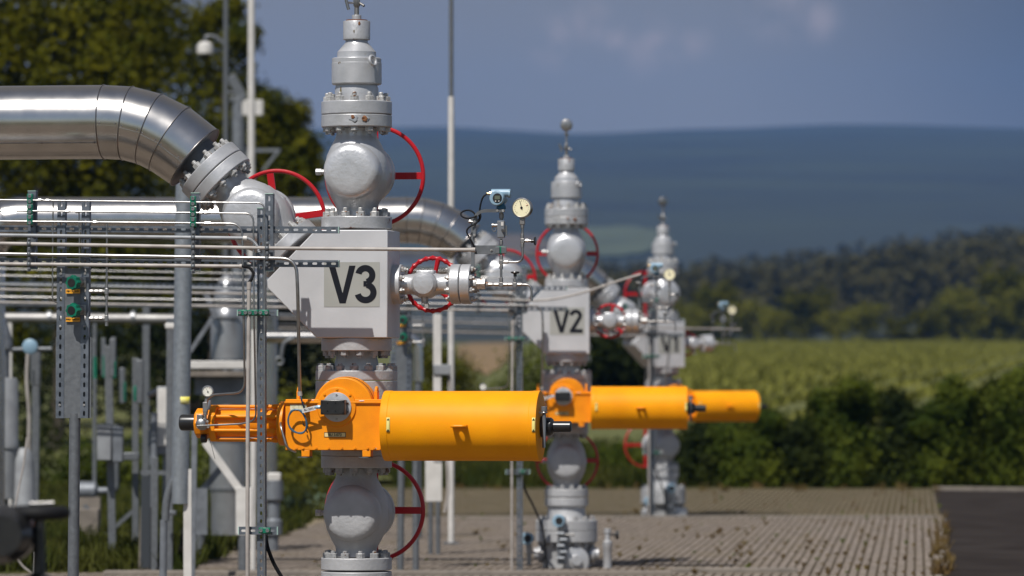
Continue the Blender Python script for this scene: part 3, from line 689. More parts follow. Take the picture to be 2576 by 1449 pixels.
patch_on_cyl(gU, 'flaked_patch', 923, 299, .06, .062, 89 * K, bare_m, 23); patch_on_cyl(gU, 'rust_patch', 921, 299, .05, .05, 89 * K, rust_m, 24, lift=.0024)
cL = Vector((0, 0, zz(1290)))
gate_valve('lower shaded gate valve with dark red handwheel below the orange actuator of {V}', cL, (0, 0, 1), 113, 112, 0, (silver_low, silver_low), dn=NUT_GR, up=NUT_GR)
a45 = Vector((-1, 0, 1)).normalized()
cI = pt(645, 545, 0)
gate_valve('tilted gate valve between pipe and sign block of {V}', cI, a45, 116, 99, 98, (silver_rough, silver), fit=False)

# ---- the block with the well's number
def build_block():
    t = thing('flow_block', 'big grey angular block bearing the black sign {V}', 'block', (0, 0, zz(850)), 'angular blocks with the well numbers')
    fy = -.25
    poly = [pt(x, y, fy) for x, y in ((975, 578), (975, 850), (796, 850), (672, 724), (672, 704), (794, 578))]
    part(t, 'body', MB().prism([(p.x, p.z) for p in poly][::-1], fy, .25), block_paint, bevel=.007)
    a, b = pt(815, 772, fy), pt(955, 659, fy)
    part(t, 'sign', MB().box(((a.x + b.x) / 2, fy - .0015, (a.z + b.z) / 2), (b.x - a.x, .002, b.z - a.z)), plate_grey)
    # flange below
    flange(t, Matrix.Translation((0, 0, zz(851))) @ DOWN, 88.5 * K, 32 * K, silver_low, 74 * K, 12, up=NUT_GR, a0=.45)
    part(t, 'gasket', MB().lathe(ZA, LA([(80, 852), (80, 848)]), 40), rubber)
    return t
block = build_block()
def stroke(mb, pts, wd, y):
    """a flat letter stroke of width wd along pts (x, z)"""
    n = len(pts); L_, R_ = [], []
    for i, p in enumerate(pts):
        d = (Vector(pts[min(i + 1, n - 1)]) - Vector(pts[max(i - 1, 0)])).normalized(); q = Vector((-d.y, d.x)) * wd / 2
        L_.append(Vector(p) + q); R_.append(Vector(p) - q)
    vs = []
    for yy in (y, y + .0012):
        vs += [(a.x, yy, a.y) for a in L_] + [(a.x, yy, a.y) for a in R_]
    fs = []
    for i in range(n - 1):
        fs.append((i, i + 1, n + i + 1, n + i)); o = 2 * n; fs.append((o + i, o + n + i, o + n + i + 1, o + i + 1))
        fs.append((i, o + i, o + i + 1, i + 1)); fs.append((n + i, n + i + 1, o + n + i + 1, o + n + i))
    fs += [(0, n, 3 * n, 2 * n), (n - 1, 3 * n - 1, 4 * n - 1, 2 * n - 1)]
    mb.add(vs, fs)
def lettering(t, ch):
    fy = -.25 - .0042
    # picture units measured on the V3 sign; x to the right, y down
    def q(x, y): p = pt(566 + .25 * x, 603.7 + .25 * y, fy); return (p.x, p.z)
    w_ = 64 * .25 * K * .985
    mb = MB()
    v = [q(*p) for p in ((1043, 258), (1108, 258), (1183, 535), (1250, 258), (1313, 258), (1214, 637), (1152, 637))]
    vs = [(x, fy, z) for x, z in v] + [(x, fy + .0012, z) for x, z in v]
    # V as two arms so that every face stays convex
    a1 = [v[0], v[1], v[2], v[6]]; a2 = [v[2], v[3], v[4], v[5]]; a3 = [v[2], v[5], v[6]]
    for poly in (a1, a2, a3): mb.prism([tuple(p) for p in poly], fy, fy + .0012)
    o = part(t, 'lettering', mb, ink, smooth=0)
    mb = MB()
    if ch == '3':
        top = [(1412 - 70 * math.cos(rad(a)), 353 - 70 * math.sin(rad(a))) for a in range(12, 262, 8)]
        bot = [(1414 - 80 * math.cos(rad(a)), 527 - 77 * math.sin(rad(a))) for a in range(98, 350, 8)]
        stroke(mb, [q(*p) for p in top], w_, fy)
        stroke(mb, [q(*p) for p in bot], w_, fy - .0003)
        stroke(mb, [q(1393, 440), q(1425, 440)], 54 * .25 * K, fy - .0006)
    elif ch == '2':
        top = [(1412 - 72 * math.cos(rad(a)), 356 - 72 * math.sin(rad(a))) for a in range(5, 212, 8)]
        stroke(mb, [q(*p) for p in top + [(1440, 450), (1345, 610)]], w_, fy)
        stroke(mb, [q(1316, 606), q(1524, 606)], 62 * .25 * K, fy - .0004)
    else:
        stroke(mb, [q(1430, 258), q(1430, 637)], w_, fy); stroke(mb, [q(1345, 340), q(1430, 285)], w_ * .9, fy - .0004)
    part(t, 'lettering', mb, ink, smooth=0)

# ---- aluminium clad pipe coming in from the side
def build_pipe():
    t = thing('insulated_pipe', 'large shiny aluminium clad pipe feeding the tilted valve of {V}', 'pipe', pt(262, 307, 0), 'aluminium clad feed pipes')
    R0 = 94 * K
    s = [((262.5, 307), 0), ((321, 310), 8.5), ((378, 325), 20), ((428, 350), 32.5), ((490, 396), 40)]
    cs = [(pt(x, y, 0), a) for (x, y), a in s]
    def ring(c, a, r, n=64):
        u = Vector((math.sin(rad(a)), 0, math.cos(rad(a))))
        return [c + u * (r * math.cos(2 * math.pi * i / n)) + Vector((0, -1, 0)) * (r * math.sin(2 * math.pi * i / n)) for i in range(n)]
    def shell(name, c0, a0, c1, a1, r0=R0, r1=R0, capped=False):
        A, B = ring(c0, a0, r0), ring(c1, a1, r1); n = len(A)
        fs = [(i, n + i, n + (i + 1) % n, (i + 1) % n) for i in range(n)]
        if capped: fs.append(tuple(range(n, 2 * n)))
        return part(t, name, MB().add(A + B, fs), clad)
    zc = cs[0][0].z; xl = pt(-1255, 307, 0).x
    # long straight run in sheet lengths
    edges = [cs[0][0].x, pt(-330, 307, 0).x, pt(-800, 307, 0).x, xl]
    for a, b in zip(edges, edges[1:]):
        c = shell('cladding', Vector((a, 0, zc)), 0, Vector((b, 0, zc)), 0)
        zl = -.155; yl = -math.sqrt(R0 ** 2 - zl ** 2)
        part(t, 'lap_seam', MB().bar((a, yl - .001, zc + zl), (b, yl - .001, zc + zl), .004, .012, (0, 1, .6)), bead, parent=c)
        bolts_at(t, c, [(a - .02 - k * .38, yl - .004, zc + zl) for k in range(int((a - b) / .38))], (0, -.85, -.5), RIVET, 'rivet')
    for i in range(4):
        c = shell('cladding', cs[i][0], cs[i][1], cs[i + 1][0], cs[i + 1][1], r1=R0 if i < 3 else R0 * .97, capped=False)
        # longitudinal lap with two screws
        dz = -.035 - .008 * i; d0 = Vector((math.sin(rad(cs[i][1])), 0, math.cos(rad(cs[i][1])))); d1 = Vector((math.sin(rad(cs[i + 1][1])), 0, math.cos(rad(cs[i + 1][1]))))
        yl = -math.sqrt(R0 ** 2 - dz ** 2) - .001
        p, q = cs[i][0] + d0 * dz + Vector((0, yl, 0)), cs[i + 1][0] + d1 * dz + Vector((0, yl if i < 3 else yl * .97, 0))
        part(t, 'lap_seam', MB().bar(p, q, .004, .010, (0, 1, .1)), clad, parent=c)
        bolts_at(t, c, [p.lerp(q, .14) + Vector((0, .0, .018)), p.lerp(q, .86) + Vector((0, .0, .018))], (0, -1, .1), RIVET, 'rivet')
    for c, a in cs:
        part(t, 'bead', MB().torus(AX(c, (math.cos(rad(a)), 0, -math.sin(rad(a)))), R0 if a < 39 else R0 * .97, .0052, 64, 8), bead)
    # vertical drop at the far end
    el = [(Vector((xl, 0, zc)), 0)]
    for k in range(1, 6):
        a = k * 18; c = Vector((xl - .42 * math.sin(rad(a)), 0, zc - .42 * (1 - math.cos(rad(a)))))
        shell('cladding', el[-1][0], el[-1][1], c, -a); el.append((c, -a))
        part(t, 'bead', MB().torus(AX(c, (math.cos(rad(a)), 0, math.sin(rad(a)))), R0, .0052, 48, 8), bead)
    shell('cladding', el[-1][0], -90, Vector((el[-1][0].x, 0, .02)), -90)
    # end disc, bare neck and weld-neck flange
    d = Vector((1, 0, -1)).normalized(); fc = cI - d * 147 * K
    e = cs[-1][0]; ed = Vector((math.cos(rad(40)), 0, -math.sin(rad(40))))
    part(t, 'end_disc', MB().lathe(AX(e - ed * .004, ed), [(R0 * .965, 0), (R0 * .965, .003), (.1, .004)], 56), grey_metal)
    f0 = fc - d * 33 * K
    part(t, 'neck', MB().lathe(AX(f0 - d * .2, d), [(.15, 0), (.15, .10), (.165, .15), (.19, .2)], 40), grey_metal)
    flange(t, AX(f0, d, (0, 1, 0)), 89 * K, 31 * K, silver, 74 * K, 12, dn=NUT_UP, a0=.2)
    return t
build_pipe()

# ---- valve body behind the actuator
def build_mid_valve():
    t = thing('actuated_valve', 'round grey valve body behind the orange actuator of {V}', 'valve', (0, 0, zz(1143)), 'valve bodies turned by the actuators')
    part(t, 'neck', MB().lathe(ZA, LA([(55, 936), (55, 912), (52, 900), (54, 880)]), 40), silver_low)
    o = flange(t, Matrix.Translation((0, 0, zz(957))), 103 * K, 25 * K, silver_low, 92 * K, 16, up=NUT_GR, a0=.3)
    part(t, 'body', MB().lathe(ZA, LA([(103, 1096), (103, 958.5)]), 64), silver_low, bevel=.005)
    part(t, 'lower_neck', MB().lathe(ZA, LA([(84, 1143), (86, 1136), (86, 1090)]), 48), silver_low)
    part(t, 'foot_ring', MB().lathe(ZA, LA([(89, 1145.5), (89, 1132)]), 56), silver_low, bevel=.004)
    return t
build_mid_valve()

def holed_plate(c, u, v, hx, hy, r):
    c, u, v = Vector(c), Vector(u), Vector(v); n = 16; vs, fs = [], []
    for i in range(n):
        a = 2 * math.pi * i / n; ca, sa = math.cos(a), math.sin(a); k = 1 / max(abs(ca), abs(sa))
        vs.append(c + u * hx * ca * k + v * hy * sa * k)
    for i in range(n):
        a = 2 * math.pi * i / n; vs.append(c + u * r * math.cos(a) + v * r * math.sin(a))
    return MB().add(vs, [(i, (i + 1) % n, n + (i + 1) % n, n + i) for i in range(n)])
# ---- orange spring-return actuator
def build_actuator():
    fy = -.585                                # front of the scotch-yoke box
    ay = -.44                                 # axis of cylinder and spring can
    def q(x, y, ly): return pt(x, y, ly)
    t = thing('valve_actuator', 'orange yellow spring return actuator with long cylindrical can at {V}', 'actuator', q(862, 1075, ay), 'orange valve actuators')
    a, b = q(718, 1132.5, fy), q(969, 1004.5, fy); zt, zb = b.z, a.z; xm, xM = a.x, b.x
    part(t, 'housing', MB().box(((xm + xM) / 2, fy + .15, (zt + zb) / 2), (xM - xm, .30, zt - zb)), orange, bevel=.004)
    # top lip and bolt rows
    part(t, 'top_flange', MB().box(((xm + xM) / 2, fy + .14, zt - .022), (xM - xm + .012, .31, .012)), orange, bevel=.002)
    top = [730, 746, 762, 796, 895, 927, 944, 960]; bot = [745, 762, 795, 827, 860, 893, 925, 942, 958]
    sc_me = nut_mesh('bolt', .0095, .009, .004, 0, orange)
    bolts_at(t, None, [q(x, 1010.5, fy - .001) for x in top] + [q(x, 1127, fy - .001) for x in bot], (0, -1, 0), sc_me)
    # dome
    dc = q(863, 1024, fy); 
    part(t, 'dome', MB().lathe(AX((dc.x, fy + .19, dc.z), (0, -1, 0)), [(.212, 0), (.212, .10), (.206, .105), (.206, .178), (.20, .186), (.05, .1865)], 64), orange, bevel=.003)
    part(t, 'dome_seam', MB().torus(AX((dc.x, fy + .085, dc.z), (0, -1, 0)), .2075, .0022, 64, 6), ink)
    part(t, 'raised_boss', MB().lathe(AX((dc.x - .045, fy + .01, dc.z - .0), (0, -1, 0)), [(.142, 0), (.135, .022), (.122, .024)], 48), orange, bevel=.002)
    ic = q(846.5, 1024, fy - .03)
    d = part(t, 'indicator_disc', MB().lathe(AX((ic.x, fy - .012, ic.z), (0, -1, 0)), [(.102, 0), (.102, .012), (.06, .018)], 48), silver, bevel=.001)
    bolts_at(t, d, [(ic.x + .085 * math.cos(g), fy - .026, ic.z + .085 * math.sin(g)) for g in (1.57, .3, -.4, -1.57)], (0, -1, 0), NUT_XS)
    bolts_at(t, None, [(ic.x + .125 * math.cos(g), fy - .013, ic.z + .125 * math.sin(g)) for g in (.75, 1.57, 2.35)], (0, -1, 0), sc_me)
    # black limit switch box
    sy = fy - .125; s0, s1 = q(806, 1043, sy), q(867, 1006, sy)
    sb = part(t, 'switch_box', MB().box(((s0.x + s1.x) / 2, sy + .052, (s0.z + s1.z) / 2), (s1.x - s0.x, .104, s1.z - s0.z)), black, bevel=.007, seg=3)
    bolts_at(t, sb, [q(x, y, sy - .0005) for x in (810, 863) for y in (1010, 1039)] + [q(x, y, sy - .0005) for x in (824, 844) for y in (1014, 1034)], (0, -1, 0), nut_mesh('bolt', .006, .003, .003, 0, rubber))
    g0 = q(806, 1024, sy + .05)
    part(t, 'cable_gland', MB().hexa(g0, g0 + Vector((-.018, 0, 0)), .015).cyl(g0 + Vector((-.018, 0, 0)), g0 + Vector((-.05, 0, -.004)), .013, .009), material('blue_gland', (.25, .42, .55), .4), bevel=.001, parent=sb)
    # tag and cable
    ty = sy + .035; p0, p1 = q(794, 1025.5, ty), q(760, 1034, ty)
    tg = part(t, 'cable_tag', MB().bar(p1, p0, .030, .004, (0, 1, 0)), white)
    text_part(t, 'BU 3073', .019, ink, (p0 + p1) / 2 + Vector((0, -.0035, 0)), Matrix.Rotation(-rad(10), 4, 'Y'), tg)
    lc = q(748.5, 1061, fy - .06)
    loop = [q(794, 1026, ty)] + [q(765, 1031, fy - .06)]
    for k in range(0, 46):
        g = rad(75 + k * 16); e = 1 + .05 * math.sin(k * .9)
        loop.append(lc + Vector((.066 * e * math.cos(g) - .012 * math.sin(g), -.006 * math.sin(k * .35) , .082 * e * math.sin(g))))
    loop += [q(768, 1036, fy - .06), q(761, 1015, fy - .06), q(756, 995, fy - .06), q(755, 984, fy - .07)]
    part(t, 'cable', MB().tube(bend(loop, .02, 3), .0058, 8), cable_blue)
    for x, y in ((772, 1085), (764, 1069)):
        c = q(x, y, fy - .06); part(t, 'cable_tie', MB().torus(AX(c, (1, 0, .5)), .010, .003, 14, 6).cyl(c, c + Vector((-.006, -.01, .03)), .0018), rubber)
    # labels
    l0, l1 = q(730, 1033, fy), q(771, 1018, fy)
    lb = part(t, 'data_label', MB().box(((l0.x + l1.x) / 2, fy - .0015, (l0.z + l1.z) / 2), (l1.x - l0.x, .002, l1.z - l0.z)), label_cream)
    n0, n1 = q(815.5, 1100, fy), q(870, 1087.5, fy); nc = (n0 + n1) / 2
    nb = part(t, 'number_plate', MB().box((nc.x, fy - .001, nc.z), (n1.x - n0.x, .002, n1.z - n0.z)), ink)
    part(t, 'plate_face', MB().box((nc.x, fy - .0025, nc.z), ((n1.x - n0.x) * .955, .002, (n1.z - n0.z) * .78)), material('amber_label', (.72, .55, .25), .45), parent=nb)
    text_part(t, 'BU 3.073', .0255, ink, (nc.x, fy - .005, nc.z), None, nb, bold=.0005)
    for (cx0, cy0, w0, h0, sd) in ((910, 1008.5, 20, 4, 1), (787, 1006.5, 8, 3, 2), (945, 1128, 7, 3, 3)):
        g = random.Random(sd); c = q(cx0, cy0, fy - .0155 if cy0 < 1020 else fy); n = 16
        rim = [c + Vector((math.cos(6.283 * i / n) * w0 * K * .5 * g.uniform(.6, 1), -.001, math.sin(6.283 * i / n) * h0 * K * .5 * g.uniform(.6, 1))) for i in range(n)]
        part(t, 'paint_chip', MB().add([c + Vector((0, -.001, 0))] + rim, [(0, 1 + (i + 1) % n, 1 + i) for i in range(n)]), white, solid=.0006)
    # lifting lugs and feet
    for x in (752.5, 947.5):
        p = q(x, 992, fy + .10)
        o = part(t, 'lifting_lug', MB().box((p.x, p.y, zt + .02), (.022, .08, .075)).torus(AX((p.x, p.y, zt + .055), (1, 0, 0)), .026, .011, 24, 8), orange, bevel=.003)
    for x in (772, 925):
        p = q(x, 1140, fy + .05)
        part(t, 'foot', MB().box((p.x, p.y, zb - .022), (.058, .1, .045)), orange, bevel=.003)
        part(t, 'foot_disc', MB().lathe(AX((p.x - .012, p.y, zb - .045), (0, 0, -1)), [(.052, 0), (.052, .007)], 24), galv)
    # pneumatic side
    x1 = q(711.5, 1065, ay); zc = x1.z
    part(t, 'inner_flange', MB().lathe(AX((q(705, 1065, ay).x, ay, zc), (1, 0, 0)), [(.150, 0), (.155, .003), (.155, .045)], 48), orange, bevel=.004)
    xe0, xe1 = q(526, 1065, ay).x, q(549, 1065, ay).x
    part(t, 'end_flange', MB().lathe(AX((xe0 + .02, ay, zc), (1, 0, 0)) @ Matrix.Rotation(rad(22.5), 4, 'Z'), [(.138, 0), (.138, xe1 - xe0 - .02)], 8), orange, bevel=.004)
    part(t, 'end_cap', MB().lathe(AX((q(493, 1063, ay).x, ay, zc), (1, 0, 0)), [(.09, 0), (.105, .012), (.105, .11)], 8), orange, bevel=.004)
    part(t, 'cylinder', MB().cyl((xe1, ay, zc), (x1.x, ay, zc), .100, seg=40), orange)
    for k in range(8):
        g = 2 * math.pi * (k + .5) / 8; r_ = .126
        c = Vector((0, ay + r_ * math.cos(g), zc + r_ * math.sin(g)))
        o = part(t, 'tie_rod', MB().cyl((xe1, c.y, c.z), (x1.x, c.y, c.z), .0125, seg=14), orange)
        part(t, 'rod_nut', MB().hexa((x1.x - .06, c.y, c.z), (x1.x - .03, c.y, c.z), .02).hexa((x1.x - .108, c.y, c.z), (x1.x - .094, c.y, c.z), .0165), orange, parent=o)
    c0, c1 = q(453, 1063, ay), q(494, 1063, ay)
    part(t, 'black_end_cap', MB().lathe(AX((c0.x, ay, zc + .005), (1, 0, 0)), [(.046, 0), (.055, .008), (.057, .025), (.057, c1.x - c0.x)], 40), black)
    part(t, 'black_plug', MB().cyl((q(512, 1100, ay).x, ay - .08, zc - .105), (q(526, 1100, ay).x, ay - .08, zc - .105), .03), black, bevel=.004)
    part(t, 'loose_wire', MB().tube([q(526, 1104, ay - .1), q(531, 1116, ay - .1), q(534, 1128, ay - .1), q(539, 1148, ay - .1), q(541, 1155, ay - .1)], .0018, 6), rubber)
    # spring can
    tc_ = q(1165, 1071.5, ay); tx0, tx1 = q(969, 1070, ay).x, q(1361, 1072, ay).x; r_ = 88 * (FOCUS + ay) / F
    can = part(t, 'spring_can', MB().lathe(AX((tx0, ay, tc_.z), (1, 0, 0)), [(r_ * .9, 0), (r_ * 1.0, .002), (r_ * 1.006, .008), (r_ * 1.006, .05), (r_ * .995, .054), (r_ * .995, tx1 - tx0 - .055), (r_ * 1.004, tx1 - tx0 - .051), (r_ * 1.004, tx1 - tx0 - .003), (r_ * .97, tx1 - tx0), (.05, tx1 - tx0 + .001)], 80), yellow, smooth=28)
    lg = q(1157, 1072, ay - r_)
    lp = part(t, 'side_lug', holed_plate((lg.x, ay - r_ - .035, lg.z), (1, 0, 0), (0, 1, 0), .052, .046, .02), orange, solid=.018)
    for x in (972, 1338):
        vs, fs = [], []
        xa, xb = q(x, 1071, ay - r_).x, q(x + 8.5, 1071, ay - r_).x
        for k in range(9):
            g = rad(14 - k * 2.9); 
            vs += [(xa, ay - (r_ * 1.008 + .001) * math.cos(g), tc_.z + (r_ * 1.008 + .001) * math.sin(g)), (xb, ay - (r_ * 1.008 + .001) * math.cos(g), tc_.z + (r_ * 1.008 + .001) * math.sin(g))]
        fs = [(2 * k, 2 * k + 2, 2 * k + 3, 2 * k + 1) for k in range(8)]
        l = part(t, 'warning_label', MB().add(vs, fs), label_yellow, solid=.0012)
        for g0 in (11, -6.5):
            g = rad(g0); rr = r_ * 1.008 + .0035; c = Vector(((xa + xb) / 2, ay - rr * math.cos(g), tc_.z + rr * math.sin(g)))
            part(t, 'warning_triangle', MB().add([c + Vector((-.009, 0, -.008)), c + Vector((.009, 0, -.008)), c + Vector((0, 0, .010))], [(0, 1, 2)]), ink, parent=l, solid=.001)
    e0 = Vector((tx1, ay, tc_.z - .004))
    part(t, 'spring_stop', MB().lathe(AX(e0, (1, 0, 0)), [(.075, 0), (.075, .028), (.064, .032), (.064, .07), (.052, .085), (.0385, .09), (.0385, .205), (.03, .213)], 36), black)
    hx = q(1369, 1071, ay - .09)
    lv = part(t, 'ratchet_bar', MB().tube([(hx.x, hx.y, zz(1030)), (hx.x, hx.y, zz(1060)), (hx.x - .002, hx.y, zz(1123))], [.012, .014, .012], 12), grey_metal)
    part(t, 'bar_head', MB().cyl((hx.x, hx.y, zz(1021)), (hx.x, hx.y, zz(1033)), .021), grey_metal, parent=lv, bevel=.002)
    part(t, 'hose_clip', MB().torus(AX((hx.x, hx.y, zz(1036)), (0, 0, 1)), .018, .006, 24, 8).box((hx.x - .02, hx.y - .016, zz(1036)), (.03, .012, .012)), steel, parent=lv)
    return t
build_actuator()

# ---- small wing valve on the side of the block
def build_wing():
    zc = zz(715.5)
    def X(x, ly=0): return pt(x, 715, ly).x
    t = thing('wing_valve', 'small silver wing valve with wavy red handwheel beside the block of {V}', 'valve', (X(1072), 0, zc), 'small wing valves beside the blocks')
    def fl(x0, x1, **k): return flange(t, AX((X(x0), 0, zc), (1, 0, 0)), 50 * K, X(x1) - X(x0), silver, 40 * K, 8, a0=.5, **k)
    part(t, 'gasket', MB().cyl((X(975), 0, zc), (X(987), 0, zc), .13, seg=40), silver_low)
    fl(986, 1012, up=NUT_S)
    fl(1136, 1160, dn=NUT_S); fl(1161.5, 1187, up=NUT_S)
    part(t, 'body', MB().lathe(AX((X(1010), 0, zc), (1, 0, 0)), [(r * K, z * K) for r, z in ((26, 0), (25, 22), (27, 34), (34, 46), (37, 62), (34, 78), (27, 90), (25, 102), (27, 128))], 36), silver_rough)
    part(t, 'front_bonnet', MB().lathe(AX((X(1072), 0, zc), (0, -1, 0)), [(.092, -.05), (.092, .07), (.088, .105), (.07, .125), (.03, .132)], 40), silver_rough)
    part(t, 'rear_bonnet', MB().lathe(AX((X(1072), 0, zc), (0, 1, 0)), [(.092, 0), (.092, .12), (.08, .15), (.03, .17), (.02, .3)], 36), silver_rough)
    part(t, 'top_pad', MB().box((X(1072), 0, zc + .085), (.13, .1, .03)), silver_rough, bevel=.01)
    m = AX((X(1072) , .28, zc + .003), (0, -1, 0))
    handwheel(t, m, .187, .0155, 78, nsp=3, flat=0, wave=.0042, nw=24, hub=.03)
    d = Vector((X(1071), -.05, zc - .085))
    part(t, 'drain_plug', MB().hexa(d, d + Vector((.004, 0, -.05)), .025).hexa(d + Vector((.018, -.01, -.05)), d + Vector((.018, -.01, -.085)), .019), nut_paint, bevel=.001)
    part(t, 'hex_adaptor', MB().cyl((X(1187), 0, zc), (X(1200), 0, zc), .045).hexa((X(1200), 0, zc), (X(1222), 0, zc), .043).cyl((X(1222), 0, zc), (X(1228), 0, zc), .018), nut_paint, bevel=.002)
    return t
build_wing()

# ---- gauges and small-bore tubing on the wing valve   (u, v: measured on an enlarged view of the photo)
def q10(u, v, ly=0.0): return pt(943.4 + .25 * u, 440.2 + .25 * v, ly)
def build_instruments():
    t = thing('impulse_tubing', 'thin stainless impulse tubing with tee fittings on the wing valve of {V}', 'tubing', q10(1125, 1103), 'instrument tubing of the wing valves')
    part(t, 'manifold_tube', MB().tube([q10(1112, 1103), q10(1440, 1103)], .0085, 12), steel)
    part(t, 'riser_tube', MB().tube([q10(1270, 1103), q10(1270, 640)], .0085, 12), steel)
    part(t, 'gauge_tube', MB().tube(bend([q10(1270, 877), q10(1485, 877), q10(1485, 430)], .05), .0085, 12), steel)
    part(t, 'outlet_tube', MB().tube(bend([q10(1430, 1103), q10(1575, 1103), q10(1577, 1268)], .045), .0085, 12), steel)
    def fit(x, y, horiz, l=.030, r=.0135):
        c = q10(x, y); d = Vector((1, 0, 0)) if horiz else Vector((0, 0, 1))
        part(t, 'fitting', MB().hexa(c - d * l / 2, c + d * l / 2, r).cyl(c - d * l * .9, c - d * l / 2, r * .62).cyl(c + d * l / 2, c + d * l * .9, r * .62), steel_dark, bevel=.001)
    for x, y in ((1160, 1103), (1222, 1103), (1312, 1103), (1358, 1103), (1455, 1103), (1320, 877)): fit(x, y, True)
    for x, y in ((1270, 1055), (1270, 925), (1270, 830), (1270, 680), (1483, 710), (1483, 615), (1483, 512)): fit(x, y, False)
    fit(1272, 410, False, .035, .017)
    for x, y in ((1270, 1103), (1270, 877), (1485, 662), (1408, 1105)):
        c = q10(x, y); part(t, 'tee', MB().box(tuple(c), (.030, .024, .034)), steel_dark, bevel=.004)
    vb = q10(1270, 545); part(t, 'valve_block', MB().box(tuple(vb), (.052, .05, .118)), grey_metal, bevel=.004)
    wl = q10(1280, 492, -.027); part(t, 'white_label', MB().box(tuple(wl), (.018, .002, .026)), white)
    part(t, 'test_port', MB().cyl(q10(1245, 507), q10(1180, 507), .012).cyl(q10(1195, 507), q10(1178, 507), .015), steel)
    part(t, 'port_chain', MB().tube([q10(1178, 520), q10(1182, 550), q10(1195, 568), q10(1212, 560), q10(1222, 530)], .0035, 6), steel_dark)
    part(t, 'bleed_screw', MB().cyl(q10(1285, 555, -.02), q10(1308, 558, -.06), .012).cyl(q10(1320, 508, -.06), q10(1323, 608, -.06), .0065), steel)
    # needle valves with black knobs
    for (a, b, kx, ky, d) in (((1500, 662), (1570, 662), 1600, 665, (1, 0, 0)), ((1408, 1090), (1408, 1025), 1410, 992, (0, 0, 1))):
        n = thing('needle_valve', 'needle valve with black %s knob on the tubing of {V}' % ('upright' if d[0] else 'flat'), 'valve', q10(*a), 'needle valves on the tubing')
        part(n, 'stem', MB().cyl(q10(*a), q10(*b), .008).hexa(q10(*a) + Vector(d) * .012, q10(*a) + Vector(d) * .03, .013), steel)
        kk = q10(kx, ky); part(n, 'knob', MB().lathe(AX(kk - Vector(d) * .022, d), [(.012, 0), (.012, .02), (.028, .024), (.031, .03), (.028, .036)], 24), black)
    # bracket
    b = thing('mounting_bracket', 'curved flat steel bracket carrying the blue transmitter of {V}', 'bracket', q10(985, 1000), 'curved transmitter brackets')
    part(b, 'upright', MB().bar(q10(984, 1000, -.03), q10(984, 440, -.03), .026, .006, (0, 1, 0)), galv, bevel=.001)
    part(b, 'hook', MB().tube(bend([q10(1000, 625, -.04), q10(1000, 360, -.04), q10(1305, 360, -.04)], .11), .0155, 4), galv)
    part(b, 'cross_plate', MB().box(tuple(q10(1128, 752, -.015)), (q10(1255, 752).x - q10(1000, 752).x, .004, q10(1128, 708).z - q10(1128, 797).z)), galv, bevel=.001)
    bolts_at(b, None, [q10(1000, 470, -.053), q10(1000, 605, -.053), q10(1230, 360, -.053), q10(1290, 360, -.053), q10(1172, 757, -.018)], (0, -1, 0), NUT_XS)
    part(b, 'side_bolt', MB().cyl(q10(935, 470, -.03), q10(985, 470, -.03), .006).hexa(q10(950, 470, -.03), q10(965, 470, -.03), .013), steel)
    c = thing('pipe_clamp', 'green clamp on the bracket plate holding the riser of {V}', 'clamp', q10(1273, 755), 'green clamps on the risers')
    part(c, 'block', MB().box(tuple(q10(1275, 755, -.005)), (.064, .03, .05)), green, bevel=.003)
    part(c, 'strap', MB().box(tuple(q10(1232, 757, -.024)), (.03, .008, .048)).box(tuple(q10(1297, 755, -.024)), (.038, .008, .045)), galv, bevel=.002)
    # transmitter
    tr = thing('pressure_transmitter', 'light blue pressure transmitter with small display at {V}', 'transmitter', q10(1270, 345), 'light blue pressure transmitters')
    hc = q10(1258, 236, -.01)
    part(tr, 'housing', MB().lathe(AX(hc + Vector((.0, .075, 0)), (-.12, -1, 0)), [(.045, 0), (.047, .01), (.047, .095), (.052, .1), (.052, .135), (.048, .142)], 40), blue, bevel=.002)
    part(tr, 'conduit_arms', MB().cyl(q10(1172, 181, -.02), q10(1360, 181, -.02), .028, seg=24).lathe(AX(q10(1345, 188, -.02), (1, 0, 0)), [(.031, 0), (.03, .014), (.012, .018)], 20), blue, bevel=.002)
    dg = AX(hc + Vector((-.008, -.066, 0)), (-.12, -1, 0))
    dd = part(tr, 'display', MB().lathe(dg, [(.034, 0), (.034, .003)], 36), black)
    part(tr, 'screen', MB().box((0, .004, .0045), (.038, .026, .002), dg), material('lcd_screen', (.10, .12, .085), .3), parent=dd)
    for s in (-1, 1): part(tr, 'button', MB().cyl(dg @ Vector((s * .012, -.021, .003)), dg @ Vector((s * .012, -.021, .007)), .0045), white, parent=dd)
    part(tr, 'neck', MB().lathe(AX(q10(1270, 345), (0, 0, 1)), [(.034, 0), (.034, .02), (.026, .032), (.026, .06)], 24), blue_dark, bevel=.002)
    part(tr, 'cable_gland', MB().hexa(q10(1170, 186, .01), q10(1150, 186, .01), .015).cyl(q10(1150, 186, .01), q10(1128, 187, .01), .009), material('brass', (.6, .42, .2), .3, 1), bevel=.001)
    # gauge
    g = thing('pressure_gauge', 'round pressure gauge with cream dial beside the blue transmitter of {V}', 'gauge', q10(1480, 430), 'round gauges with cream dials')
    gc = q10(1472, 330, -.03); gm = AX(gc + Vector((.010, .055, 0)), (-.16, -1, 0)) @ Matrix.Scale(.72, 4)
    part(g, 'case', MB().lathe(gm, [(.09, 0), (.095, .006), (.095, .065), (.0975, .068), (.0975, .078), (.088, .080), (.087, .074)], 56), steel, bevel=.001)
    fm = gm @ Matrix.Translation((0, 0, .0755))
    fa = part(g, 'dial', MB().lathe(fm, [(.0875, -.002), (.0875, .0)], 48), cream)
    ticks = MB()
